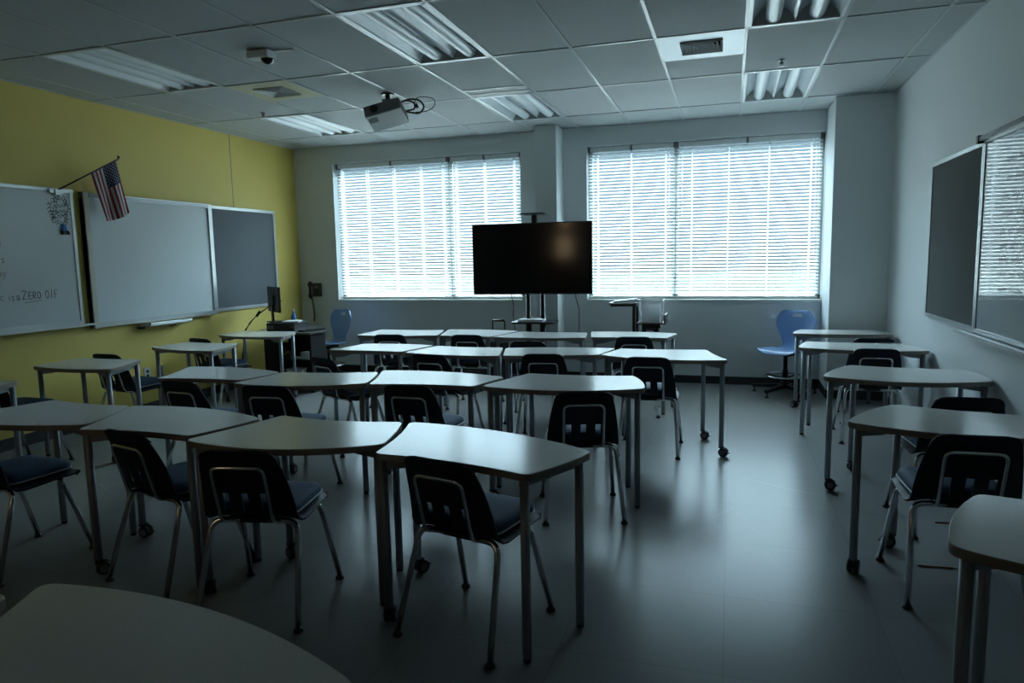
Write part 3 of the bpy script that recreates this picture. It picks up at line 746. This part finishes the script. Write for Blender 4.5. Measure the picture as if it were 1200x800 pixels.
strokes(t, 'handwriting', loc(write('work', 3.94, 1.235, .052, .042, 0, w=.005) + write('is', 4.205, 1.232, .025, .036, 0, w=.0055) + write('a', 4.276, 1.232, .028, .04, 0, w=.0055)
    + write('Z', 4.322, 1.228, .045, .046, 0, w=.0065) + write('ERO', 4.38, 1.236, .034, .04, 0, w=.0065) + write('O/F', 4.535, 1.234, .035, .046, 0, w=.006)
    + write('ing', 4.07, 1.70, .036, .036, 0, w=.005) + write('is', 4.135, 1.545, .036, .036, 0, w=.0045) + [([(0, 4.10, 1.81), (0, 4.15, 1.812)], .006)]
    + [([(0, 4.345, 1.208), (0, 4.42, 1.215), (0, 4.50, 1.222)], .004)]), 'ink', 1)
strokes(t, 'brown_handwriting', loc(write('bay', 4.10, 1.435, .034, .034, 0, w=.0045)), 'ink_brown', 1)
dl = []; random.seed(11)
for k in range(22):                                # curling leaf and letter shapes packed into a round doodle
    a = 2 * PI * k / 22; r0 = .098 + .02 * random.random(); cy, cz = 4.745 + r0 * .85 * math.cos(a), 2.0 + r0 * 1.0 * math.sin(a)
    s = random.choice((-1, 1)); rr = .018 + .010 * random.random()
    dl.append(([(0, cy + rr * (1 - .75 * q / 9) * math.cos(a + s * q * .62), cz + rr * (1 - .75 * q / 9) * math.sin(a + s * q * .62)) for q in range(10)], .0055))
for k in range(14):
    cy, cz = 4.745 + random.uniform(-.075, .075), 1.995 + random.uniform(-.095, .095); rr = random.uniform(.014, .030); a0 = random.random() * 6; s = random.choice((-1, 1))
    dl.append(([(0, cy + rr * (1 - .6 * q / 9) * math.cos(a0 + s * q * .6), cz + rr * (1 - .6 * q / 9) * math.sin(a0 + s * q * .6)) for q in range(10)], .0055))
for dz in (.045, 0, -.045): dl.append(([(0, 4.675 + q * .007, 1.99 + dz + .014 * math.sin(q * 1.25 + dz * 60) + .0012 * (q - 10)) for q in range(21)], .006))
strokes(t, 'doodle', loc(dl), 'ink', 1)
c = thing('magnet_clip', 'blue and black magnetic clip under the doodle on the whiteboard', 'clip', (XL + .0155, 4.765, 1.80))
M = Matrix.Rotation(R(90), 4, 'Y')
MB().add([(0, -.016, .085), (0, .016, .085), (0, .026, .015), (0, -.026, .015), (.022, -.010, .08), (.022, .010, .08), (.03, .02, .02), (.03, -.02, .02)], [(3, 2, 1, 0), (4, 5, 6, 7), (0, 1, 5, 4), (1, 2, 6, 5), (2, 3, 7, 6), (3, 0, 4, 7)]).build('body', 'blue_bottle', c, bevel=.004)
MB().box(0, .024, -.03, .03, -.012, .022).tube([(.02, -.025, .02), (.035, -.03, -.01)], .008, 8).tube([(.02, .025, .02), (.035, .03, -.01)], .008, 8).build('jaw', 'black_plastic', c)
# interactive board
t, bx = framed('interactive_whiteboard', 'blank interactive whiteboard in the middle of the yellow wall', 'whiteboard', 1, 4.955, 6.60, .93, 2.175, 'projection_board', 'board_frame', .055, .045)
MB().box(*bx(.0, .065, -.8225, -.765, -.005, 1.25)).build('side_cover', 'cream_frame', t, bevel=.01)
MB().box(*bx(.055, .062, -.76, .78, 1.205, 1.235)).build('top_strip', 'silver', t)
c = MB(); c.prism([(.02, 5.47 - 5.7775), (.14, 5.53 - 5.7775), (.14, 6.10 - 5.7775), (.02, 6.16 - 5.7775)], -.04, -.018); c.box(.13, .142, 5.53 - 5.7775, 6.10 - 5.7775, -.018, -.006)
c.build('pen_tray', 'board_frame', t, bevel=.003)
MB().box(.02, .08, -.30, -.26, -.062, -.04).tube([(.06, .05, -.04), (.07, .10, -.07), (.06, .16, -.06), (.05, .19, -.03)], .004, 6).build('tray_bracket', 'black_plastic', t)
framed('tack_board', 'grey fabric pin board on the yellow wall, beside the interactive whiteboard', 'pin board', 1, 6.612, 7.80, .954, 2.168, 'tack_grey', 'board_frame', .025, .035)
# boards on the white wall
framed('tack_board', 'dark pin board on the right wall, beside the whiteboard', 'pin board', -1, 5.05, 6.22, .985, 2.168, 'tack_dark', 'board_frame', .022, .03)
t, bx = framed('whiteboard', 'whiteboard on the right wall mirroring the window blinds', 'whiteboard', -1, 2.6, 5.045, .985, 2.168, 'whiteboard', 'board_frame', .022, .022)
MB().box(*bx(.022, .085, -1.2225, 1.40, -.022, -.012)).box(*bx(.08, .085, -1.2225, 1.40, -.012, -.002)).build('marker_tray', 'board_frame', t)
MB().box(*bx(.012, .05, -1.2225, 1.26, 1.178, 1.205)).box(*bx(.02, .055, 1.235, 1.27, 1.165, 1.215)).build('map_rail', 'black_metal', t)
sc = []; random.seed(5); y0c = (2.6 + 5.045) / 2
for z in (2.0, 1.90, 1.80, 1.70, 1.60, 1.52, 1.44, 1.36, 1.27):
    y = 4.72 - random.uniform(0, .08)
    while y > 4.0:
        n = random.randint(3, 6); ln = n * .028
        sc.append(([(-.0158, y - q * ln / (n * 4) - y0c, z - .985 + .018 * math.sin(q * 1.7 + z * 9) * (1.6 if q % 5 == 2 else .8)) for q in range(n * 4 + 1)], .0032))
        y -= ln + .04
strokes(t, 'handwriting', sc, 'ink', -1)

# flag on a slanted pole
A, B = Vector((-5.655, 4.715, 2.165)), Vector((-5.45, 5.213, 2.491))
t = thing('flag', 'striped flag with a star field hanging from a slanted black pole', 'flag', tuple(A))
MB().tube([(0, 0, 0), tuple(B - A)], .007, 8).lathe([(.003, 0), (.013, .014), (.003, .03)], 10, M=Matrix.Translation(B - A)).build('pole', 'black_metal', t)
MB().box(-.035, .03, -.03, .03, -.035, .012).build('pole_holder', 'board_frame', t)
P0, P1 = Vector((-5.545, 4.985, 2.337)) - A, Vector((-5.462, 5.19, 2.474)) - A
Q0, Q1 = Vector((-5.545, 5.10, 1.915)) - A, Vector((-5.47, 5.318, 2.005)) - A
NS, ND = 26, 20; fl = MB()
def fpt(u, v):     # u across the stripes (hoist), v down the fly
    p = (P0.lerp(P1, u)).lerp(Q0.lerp(Q1, u), v); k = .020 * math.sin(u * 10 + v * 1.5) * (.25 + v)
    return (p.x + k, p.y - .4 * k, p.z - .018 * v * math.sin(u * PI))
vs = [fpt(u / NS, v / ND) for u in range(NS + 1) for v in range(ND + 1)]; fs = []; mi = []
for u in range(NS):
    for v in range(ND):
        f = (u * (ND + 1) + v, (u + 1) * (ND + 1) + v, (u + 1) * (ND + 1) + v + 1, u * (ND + 1) + v + 1)
        s = u // 2; m = 0 if s % 2 == 0 else 1
        if s >= 6 and v < 8: m = 2
        fl.add(vs, [], 0); fs.append(f); mi.append(m)
fl = MB(); 
for f, m in zip(fs, mi): fl.add([vs[i] for i in f], [(0, 1, 2, 3)], m, True)
fo = fl.build('cloth', ['flag_red', 'flag_white', 'flag_blue'], t)
st = MB(); nrm = (P1 - P0).cross(Q0 - P0).normalized()
for i in range(9):
    for j in range(6 if i % 2 == 0 else 5):
        u = .485 + .5 * (i + .5) / 9; v = .385 * ((j + .5) / 6 + (0 if i % 2 == 0 else .5 / 6)); c0 = Vector(fpt(u, v))
        e1 = (P1 - P0).normalized(); e2 = (Q0 - P0).normalized()
        for sg in (-1, 1):
            ps = [c0 + nrm * .002 * sg + (e1 * math.cos(q) + e2 * math.sin(q)) * (.0075 if k % 2 == 0 else .0033) for k, q in enumerate([2 * PI * k / 10 for k in range(10)])]
            st.add([tuple(p) for p in ps], [tuple(range(10))], 0)
st.build('stars', 'flag_white', fo)

# wall sockets and telephone
for y, z, lb, m in ((5.572, .40, 'white wall socket, left of the pair low on the yellow wall', 'white_plastic'), (5.735, .395, 'grey wall socket, right of the pair low on the yellow wall', 'hub_grey')):
    t = thing('wall_socket', lb, 'socket', (XL, y, z), 0, 'wall sockets on the yellow wall')
    MB().box(0, .007, -.04, .04, -.06, .06).build('cover_plate', m, t, bevel=.002)
    MB().box(.007, .0085, -.017, .017, .008, .036).box(.007, .0085, -.017, .017, -.036, -.008).build('outlet', 'slot_dark', t)
t = thing('wall_telephone', 'black wall telephone with coiled cord in the corner', 'telephone', (-5.455, YB, 1.01))
MB().prism([(-.03, -.03), (.095, -.03), (.095, 0), (-.03, 0)], .02, .205).prism([(-.02, -.055), (.09, -.055), (.09, -.03), (-.02, -.03)], .03, .19).build('body', 'phone_dark', t, bevel=.004)
MB().box(.02, .07, -.057, -.055, .135, .17).build('display', 'hub_grey', t)
kp = MB()
for i in range(3):
    for j in range(4): kp.box(.015 + i * .022, .031 + i * .022, -.059, -.055, .045 + j * .02, .058 + j * .02)
kp.build('keypad', 'black_plastic', t)
MB().tube([(-.045, -.05, .0), (-.047, -.066, .03), (-.047, -.062, .07), (-.047, -.062, .15), (-.047, -.066, .19), (-.045, -.05, .22)], [.024, .032, .022, .022, .032, .024], 12).build('handset', 'black_plastic', t)
MB().tube([(-.045 + .011 * math.cos(q * .75) + .025 * math.sin(q * .018), -.035 + .011 * math.sin(q * .75), .0 - q * .0024) for q in range(135)], .005, 6).build('coiled_cord', 'black_plastic', t)

# ------------------------------------------------------------------ computer desk in the corner
t = thing('computer_desk', 'black corner computer desk with open shelves by the yellow wall', 'desk', (-5.05, 7.1, 0))
def P(x, y): return (x + 5.05, y - 7.1)
tp = [P(-5.30, 6.80), P(-4.56, 6.80), P(-4.53, 7.10), P(-5.05, 7.82), P(-5.45, 7.82), P(-5.45, 7.1)]
MB().prism(tp, .675, .70).build('desktop', 'black_laminate_top', t, bevel=.003)
MB().prism([P(-4.60, 6.83), P(-4.575, 6.83), P(-4.56, 7.09), P(-4.585, 7.09)], .0, .675).build('side_panel', 'black_laminate', t)
MB().box(*P(-5.21, 0)[:1], *P(-5.18, 0)[:1], 6.83 - 7.1, 7.17 - 7.1, 0, .675).build('side_panel', 'black_laminate', t)
MB().box(P(-5.05, 0)[0], P(-5.025, 0)[0], 6.84 - 7.1, 7.15 - 7.1, 0.06, .675).build('divider', 'black_laminate', t)
for z in (.11, .36): MB().prism([P(-5.18, 6.84), P(-4.60, 6.84), P(-4.585, 7.08), P(-5.18, 7.15)], z, z + .02).build('shelf', 'black_laminate', t)
MB().box(P(-5.18, 0)[0], P(-4.60, 0)[0], 7.15 - 7.1, 7.17 - 7.1, 0, .675).build('back_panel', 'black_laminate', t)
MB().box(P(-5.18, 0)[0], P(-5.03, 0)[0], 6.835 - 7.1, 6.85 - 7.1, .06, .64).build('cupboard_door', 'black_laminate', t)
c = thing('sticky_note', 'yellow sticky note under the computer desk top', 'note', (-4.895, 6.792, .588)); MB().add([(-.045, 0, 0), (.04, 0, 0), (.04, .003, .08), (-.045, .003, .08), (-.045, .002, 0), (.04, .002, 0), (.04, .005, .08), (-.045, .005, .08)], [(0, 1, 2, 3), (7, 6, 5, 4), (0, 4, 5, 1), (1, 5, 6, 2), (2, 6, 7, 3), (3, 7, 4, 0)]).build('sheet', 'note_yellow', c)
t2 = thing('paper_box', 'small white box on the computer desk shelf', 'box', (-4.70, 6.93, .38)); MB().box(-.05, .05, -.05, .05, 0, .075).build('carton', 'paper', t2, bevel=.003); MB().box(-.053, .053, -.053, .053, .05, .085).build('lid', 'white_plastic', t2)
t2 = thing('paper_stack', 'loose papers on the computer desk shelf left of white box', 'papers', (-4.83, 6.94, .38)); q = MB()
for k in range(5): q.box(-.075, .075, -.055, .055, k * .004, k * .004 + .003, M=Tm(rz=random.uniform(-.2, .2)))
q.build('sheets', 'paper', t2)
t2 = thing('storage_tub', 'pale plastic tub on the bottom shelf of the computer desk', 'tub', (-4.85, 6.92, .13)); q = MB()
q.prism(rrect(.09, -.06, .06, .02), 0, .004); 
ro, ri = rrect(.09, -.06, .06, .02), rrect(.086, -.056, .056, .018); n = len(ro)
q.add([(x, y, 0) for x, y in ro] + [(x * 1.1, y * 1.1, .13) for x, y in ro] + [(x * 1.1, y * 1.1, .13) for x, y in ri] + [(x, y, .004) for x, y in ri], [(a * n + k, a * n + (k + 1) % n, (a + 1) * n + (k + 1) % n, (a + 1) * n + k) for a in range(3) for k in range(n)], 0, True)
q.build('tub', 'white_plastic', t2); MB().box(-.104, .104, -.071, .071, .128, .136).build('rim', 'paper', t2)
t2 = thing('small_gadget', 'small dark gadget with brass knobs on the computer desk shelf', 'gadget', (-4.93, 6.90, .38)); MB().box(-.04, .04, -.04, .04, 0, .10).build('case', 'black_plastic', t2, bevel=.006); MB().lathe([(.008, -.045), (.01, -.042), (.01, -.04)], 10, M=Tm(-.012, 0, .065) @ Matrix.Rotation(R(90), 4, 'X') @ Tm(0, 0, .085)).lathe([(.008, -.045), (.01, -.042), (.01, -.04)], 10, M=Tm(.02, 0, .085) @ Matrix.Rotation(R(90), 4, 'X') @ Tm(0, 0, .085)).build('knob', 'note_yellow', t2)
t2 = thing('desktop_computer', 'black desktop computer lying flat on the corner desk', 'computer', (-5.01, 7.02, .70), R(4)); MB().box(-.19, .17, -.14, .17, .006, .10).build('case', 'black_plastic', t2, bevel=.004)
MB().add([(.125, -.1415, .065), (.15, -.1415, .065), (.15, -.1415, .045)], [(0, 1, 2)]).box(.115, .12, -.1412, -.14, .07, .075).build('badge', 'silver', t2)
MB().box(-.17, -.14, -.142, -.14, .03, .07).box(-.13, -.10, -.142, -.14, .03, .07).build('port_panel', 'hub_grey', t2)
MB().box(-.19, -.17, -.12, -.10, 0, .006).box(.15, .17, -.12, -.10, 0, .006).box(-.19, -.17, .13, .15, 0, .006).box(.15, .17, .13, .15, 0, .006).build('feet', 'black_plastic', t2)
t2 = thing('computer_monitor', 'black monitor seen edge-on on top of the desktop computer', 'monitor', (-5.17, 7.06, .80), R(141))
MB().box(-.24, .24, -.014, .014, .12, .42, M=Tm(0, .03)).build('screen_housing', 'black_plastic', t2, bevel=.006)
MB().box(-.225, .225, -.0155, -.013, .14, .405, M=Tm(0, .03)).build('screen', 'screen', t2)
MB().box(-.07, .07, -.016, -.005, .20, .32, M=Tm(0, .066)).build('back_box', 'black_plastic', t2, bevel=.004)
MB().box(-.03, .03, .045, .065, .0, .24).build('stand', 'black_plastic', t2, bevel=.003); MB().prism(rrect(.10, -.05, .11, .03), 0, .010).build('foot', 'black_plastic', t2)
t2 = thing('document_pile', 'white papers lying on the desktop computer', 'papers', (-4.925, 7.0, .801), R(15)); q = MB()
for k in range(4): q.box(-.09, .09, -.08, .10, k * .005, k * .005 + .004, M=Tm(rz=random.uniform(-.15, .15)))
q.build('sheets', 'paper', t2)
t2 = thing('spray_bottle', 'blue plastic bottle behind the monitor', 'bottle', (-5.20, 7.42, .70)); MB().lathe([(.03, 0), (.033, .01), (.033, .13), (.014, .17), (.014, .19)], 16).build('body', 'blue_bottle', t2); MB().lathe([(.016, .19), (.016, .22), (.008, .225)], 14).build('cap', 'white_plastic', t2)
t2 = thing('keyboard', 'black keyboard on the right of the computer desk top', 'keyboard', (-4.69, 7.04, .70), R(70)); MB().box(-.16, .16, -.06, .06, 0, .015).build('case', 'black_plastic', t2, bevel=.003); q = MB()
for i in range(14):
    for j in range(5): q.box(-.15 + i * .0215, -.132 + i * .0215, -.05 + j * .02, -.034 + j * .02, .015, .02)
q.build('keys', 'black_laminate', t2)
t2 = tag(MB().tube([(-5.17, 7.16, 1.05), (-5.27, 7.10, 1.0), (-5.38, 6.98, .90), (-5.42, 6.86, .80), (-5.46, 6.83, .70), (-5.48, 6.80, .5), (-5.49, 6.78, .2), (-5.50, 6.78, .01)], .006, 6)
   .tube([(-5.19, 7.16, 1.0), (-5.30, 7.08, .98), (-5.41, 6.95, .86), (-5.47, 6.84, .72), (-5.50, 6.80, .4), (-5.47, 6.78, .15), (-5.44, 6.78, .01)], .006, 6)
   .lathe([(.012, -.04), (.016, -.035), (.016, .035), (.012, .04)], 10, M=Matrix.Translation((-5.38, 6.98, .90)) @ Matrix.Rotation(R(40), 4, 'Y')).build('monitor_cable', 'black_plastic'), 'black cables looping from the monitor down beside the computer desk', 'cable')

# ------------------------------------------------------------------ television on its stand
Ys = 7.62
t = thing('television', 'large flat black television on a stand between the windows', 'television', (-2.13, Ys - .09, 1.095), R(1.0))
MB().box(-.69, .69, -.02, .02, 0, .795).build('housing', 'black_plastic', t, bevel=.004)
MB().box(-.680, .680, -.0225, -.019, .014, .785).build('screen', 'screen', t)
MB().box(-.35, .35, .02, .06, .15, .6).build('back_box', 'black_plastic', t, bevel=.01)
MB().box(-.03, .03, -.0222, -.0195, .003, .010).build('badge', 'hub_grey', t)
t = thing('television_stand', 'black twin-pole television stand with shelf above and below the screen', 'stand', (-2.12, Ys, 0))
for x in (-.085, .085):
    q = MB().tube([(x, .02, .08), (x, .02, .82)], .036, 14).tube([(x, .02, .82), (x, .02, .86)], [.036, .028], 14).tube([(x, .02, .86), (x, .02, 1.72)], .028, 14); q.build('pole', 'black_metal', t)
MB().box(-.30, .30, -.02, .0, 1.25, 1.31).box(-.30, .30, -.02, .0, 1.56, 1.62).build('mount_bracket', 'black_metal', t)
MB().box(-.03, .03, .01, .04, 1.70, 1.985).build('mast', 'black_metal', t); MB().prism(rrect(.145, -.10, .14, .03), 1.985, 2.0).build('camera_shelf', 'black_metal', t, bevel=.003)
MB().prism(rrect(.245, -.19, .17, .06), .765, .785).build('media_shelf', 'black_metal', t, bevel=.003)
MB().box(-.34, -.28, -.30, .30, .05, .10).box(.28, .34, -.30, .30, .05, .10).box(-.34, .34, -.03, .07, .05, .10).build('base', 'black_metal', t)
q = MB()
for x in (-.31, .31):
    for y in (-.28, .28): q.lathe([(.01, -.012), (.025, -.012), (.025, .012), (.01, .012)], 12, M=Tm(x, y, .025) @ Matrix.Rotation(PI / 2, 4, 'Y'))
q.build('wheels', 'black_plastic', t)
t2 = thing('document_pile', 'stack of white papers on the television stand shelf', 'papers', (-2.14, Ys - .06, .785), R(3)); q = MB()
for k in range(6): q.box(-.14, .14, -.10, .10, k * .005, k * .005 + .004, M=Tm(.01 * random.uniform(-1, 1), 0, 0, random.uniform(-.08, .08)))
q.build('sheets', 'paper', t2)
tag(MB().tube([(-2.39, Ys - .03, 1.15), (-2.39, Ys - .02, 1.06), (-2.375, Ys, .95), (-2.385, Ys, .85), (-2.36, Ys - .02, .70), (-2.37, Ys, .45), (-2.40, Ys, .01)], .005, 6).build('power_cable', 'black_plastic'), 'thin cable hanging below the left half of the television', 'cable')
tag(MB().tube([(-1.64, Ys - .03, 1.15), (-1.64, Ys - .02, 1.05), (-1.62, Ys + .05, .92), (-1.64, Ys + .15, .75), (-1.66, Ys + .2, .60), (-1.63, Ys + .25, .3), (-1.6, Ys + .3, .01)], .005, 6).build('power_cable', 'black_plastic'), 'thin cable hanging below the right half of the television', 'cable')

# rolling case behind the back row
t = thing('rolling_case', 'black rolling case with upright handle behind the back row desks', 'case', (-2.605, 7.66, 0))
MB().box(-.11, .11, -.12, .12, .05, .55).build('body', 'cloth_black', t, bevel=.02)
MB().tube(arc_path([(-.075, .08, .5), (-.075, .08, .775), (.075, .08, .775), (.075, .08, .5)], .02, 4), .009, 8).tube([(-.07, .08, .775), (.07, .08, .775)], .014, 8).build('handle', 'black_plastic', t)
q = MB()
for x in (-.09, .09): q.lathe([(.01, -.012), (.03, -.012), (.03, .012), (.01, .012)], 12, M=Tm(x, .09, .03) @ Matrix.Rotation(PI / 2, 4, 'Y'))
q.box(-.10, .10, -.11, -.08, 0, .05); q.build('wheels', 'black_plastic', t)

# projector cart with two raised shelves
t = thing('media_cart', 'tall black two-level presentation cart under the right window', 'cart', (-.93, 7.80, 0))
MB().box(-.35, -.04, -.18, .17, .975, .99).build('upper_shelf', 'black_laminate_top', t, bevel=.002); MB().box(-.33, -.05, -.16, .15, .95, .975).build('upper_support', 'black_metal', t)
MB().box(-.105, -.075, -.03, .03, .06, .95).build('post', 'black_metal', t); MB().box(-.065, -.04, -.03, .03, .06, .95).build('post', 'black_metal', t)
MB().box(0.0, .045, -.03, .03, .06, .74).build('post', 'black_metal', t)
MB().box(-.05, .27, -.18, .17, .755, .77).box(.255, .27, -.18, .17, .77, .86).build('lower_shelf', 'black_laminate_top', t, bevel=.002)
MB().box(.05, .18, -.05, .05, .68, .70).box(.13, .18, -.05, .05, .66, .70).box(.0, .2, -.02, .02, .70, .755).build('shelf_arm', 'black_metal', t)
MB().box(-.30, -.25, -.28, .28, .05, .09).box(.20, .25, -.28, .28, .05, .09).box(-.30, .25, -.03, .03, .05, .09).build('base', 'black_metal', t)
q = MB()
for x in (-.275, .225):
    for y in (-.26, .26): q.lathe([(.01, -.012), (.025, -.012), (.025, .012), (.01, .012)], 12, M=Tm(x, y, .025) @ Matrix.Rotation(PI / 2, 4, 'Y'))
q.build('wheels', 'black_plastic', t)
t2 = thing('document_pile', 'sheaf of papers on the upper shelf of the cart', 'papers', (-1.12, 7.79, .99)); q = MB()
for k in range(5):
    q.add([(-.12, -.1, k * .003), (.12, -.1, k * .003), (.12, .1, k * .003), (-.12, .1, k * .003), (-.12, -.1, k * .003 + .002), (.13, -.1, k * .007 + .012), (.13, .1, k * .007 + .012), (-.12, .1, k * .003 + .002)],
          [(3, 2, 1, 0), (4, 5, 6, 7), (0, 1, 5, 4), (1, 2, 6, 5), (2, 3, 7, 6), (3, 0, 4, 7)], 0, False, Tm(rz=.08 * k - .15))
q.build('sheets', 'paper', t2)
def mesh_basket():
    t = thing('wire_basket', 'white mesh basket on the lower shelf of the cart', 'basket', (-.83, 7.79, .77))
    b = MB(); H = .245; n = 9; wt, wb = .137, .112
    def cor(k, z): s = wb + (wt - wb) * z / H; return s
    for sd in range(4):
        M = Matrix.Rotation(sd * PI / 2, 4, 'Z')
        N = 12
        for i in range(N):            # diagonal lattice: two families of wires
            for dirn in (1, -1):
                pts = []
                for k in range(7):
                    z = H * k / 6; u = -1 + 2 * (i + .5) / N + dirn * (k / 6) * 1.0
                    if -1 <= u <= 1: s = cor(0, z); pts.append((u * s, -s, z))
                if len(pts) > 1: b.tube(pts, .0014, 4, M=M, caps=False)
    b.build('lattice', 'white_plastic', t)
    r = MB()
    for z, s in ((.004, wb), (H, wt)): r.tube(arc_path([(-s, -s, z), (s, -s, z), (s, s, z), (-s, s, z), (-s, -s, z)], .02, 3), .006, 6)
    r.build('rim', 'white_plastic', t); MB().box(-wb, wb, -wb, wb, 0, .004).build('bottom', 'white_plastic', t)
    p = thing('paper_bundle', 'bundle of papers standing in the white mesh basket', 'papers', (-.83, 7.79, .775)); q = MB()
    for k in range(6): q.add([(-.095, -.06 + k * .02, 0), (.095, -.06 + k * .02, 0), (.10, -.05 + k * .02, .17 + .01 * (k % 3)), (-.085, -.05 + k * .02, .14 + .012 * (k % 2)), (-.095, -.057 + k * .02, 0), (.095, -.057 + k * .02, 0), (.10, -.047 + k * .02, .17 + .01 * (k % 3)), (-.085, -.047 + k * .02, .14 + .012 * (k % 2))],
        [(0, 1, 2, 3), (7, 6, 5, 4), (0, 4, 5, 1), (1, 5, 6, 2), (2, 6, 7, 3), (3, 7, 4, 0)])
    q.build('sheets', 'paper', p)
mesh_basket()

# ------------------------------------------------------------------ ceiling projector and small ceiling fittings
t = thing('ceiling_projector', 'grey projector hanging from the ceiling with looping black cables', 'projector', (-3.03, 5.95, ZC))
Mp = Matrix.Translation((-.01, -.02, -.185)) @ Matrix.Rotation(R(14), 4, 'Z') @ Matrix.Rotation(R(-14), 4, 'Y') @ Matrix.Rotation(R(-18), 4, 'X')
MB().box(-.17, .17, -.14, .14, -.055, .05, M=Mp).build('body', 'projector_grey', t, bevel=.012)
MB().box(-.166, .166, -.136, .136, -.064, -.052, M=Mp).build('bottom_cover', 'white_plastic', t, bevel=.004)
MB().lathe([(.03, -.02), (.036, .0), (.036, .02), (.028, .022)], 16, M=Mp @ Tm(-.07, -.135, .0) @ Matrix.Rotation(R(90), 4, 'X')).build('lens', 'dark_dome', t)
q = MB()
for k in range(6): q.box(-.15 + k * .014, -.143 + k * .014, -.11, -.03, -.066, -.063, M=Mp)
q.build('vent_slots', 'slot_dark', t)
q = MB()
for a, b in ((-.10, -.09), (.10, -.09), (0, .10)): q.tube([tuple(Mp @ Vector((a, b, .045))), (0, 0, -.055)], .008, 6)
q.box(-.04, .04, -.035, .035, -.075, -.05); q.build('mount_arm', 'hub_grey', t)
MB().tube([(0, 0, -.06), (0, 0, -.012)], .022, 12).lathe([(.06, -.012), (.06, -.002)], 20).build('ceiling_flange', 'black_metal', t)
tag(MB().tube(arc_path([(-2.95, 6.02, 2.945), (-2.87, 6.05, 2.985), (-2.76, 6.06, 2.97), (-2.71, 6.06, 2.90), (-2.76, 6.05, 2.84), (-2.87, 6.02, 2.862)], .06, 6), .009, 8)
  .tube(arc_path([(-2.96, 6.0, 2.935), (-2.88, 6.02, 2.97), (-2.80, 6.03, 2.94), (-2.79, 6.02, 2.88), (-2.87, 5.99, 2.865)], .05, 6), .008, 8)
  .tube([(-2.79, 6.04, 2.93), (-2.775, 6.045, 2.895)], .014, 8)
  .tube(arc_path([(-2.82, 6.08, 2.90), (-2.83, 6.10, 3.0), (-2.74, 6.12, 3.03 - .02), (-2.63, 6.12, 2.98), (-2.63, 6.10, 2.90), (-2.72, 6.08, 2.86), (-2.80, 6.05, 2.86)], .06, 6), .004, 6)
  .build('projector_cable', 'black_plastic'), 'black cables looping beside the ceiling projector', 'cable')
t = thing('ceiling_sensor', 'small ceiling sensor with black dome near the yellow wall', 'sensor', (-3.22, 4.44, ZC))
MB().box(-.13, .05, -.055, .055, -.055, 0).build('housing', 'white_plastic', t, bevel=.012)
MB().lathe([(.002, -.092), (.026, -.086), (.042, -.072), (.048, -.056), (.048, -.05)], 20, M=Tm(.0, .02)).build('dome', 'dark_dome', t)
MB().box(.06, .20, .02, .045, -.008, 0).build('cable_duct', 'white_plastic', t)
for x, y, lb in ((-4.56, 6.19, 'small sprinkler head beside the cream air vent'), (.361, 6.12, 'small sprinkler head above the right window'), ):
    t = thing('sprinkler_head', lb, 'sprinkler', (x, y, ZC), 0, 'ceiling sprinkler heads')
    MB().lathe([(.026, -.004), (.028, 0)], 18).build('escutcheon', 'silver', t)
    MB().lathe([(.008, -.03), (.010, -.006)], 10).tube([(-.012, 0, -.008), (-.012, 0, -.03), (0, 0, -.042)], .003, 6).tube([(.012, 0, -.008), (.012, 0, -.03), (0, 0, -.042)], .003, 6).build('nozzle', 'silver', t)
    MB().lathe([(.020, -.045), (.020, -.042)], 14).build('deflector', 'silver', t)

# ------------------------------------------------------------------ small things lying about
for x, y, a, lb in ((.976, 3.605, 5, 'brown pencil on the floor below the nearest right wall chair'), (1.20, 4.24, 12, 'dark pencil on the floor farther along the right wall')):
    t = thing('pencil', lb, 'pencil', (x, y, .004), R(a), 'pencils on the floor')
    M = Matrix.Rotation(R(90), 4, 'Y')
    MB().lathe([(.0038, -.08), (.0038, .06)], 6, M=M, smooth=False).build('barrel', 'wood_pencil', t)
    MB().lathe([(.0038, .06), (.0008, .078)], 6, M=M).build('tip', 'paper', t); MB().lathe([(.0038, -.092), (.0038, -.08)], 8, M=M).build('eraser', 'flag_red', t)
t = thing('ruler', 'clear plastic ruler on a right wall desk', 'ruler', (1.275, 6.40, TOP), R(4))
q = MB(); q.box(-.10, .10, -.025, -.020, 0, .003).box(-.10, .10, .02, .025, 0, .003).box(-.10, -.095, -.02, .02, 0, .003).box(.095, .10, -.02, .02, 0, .003); q.build('rim', 'paper', t)
MB().box(-.095, .095, -.02, .02, 0, .0015).build('blade', 'window_glass', t)
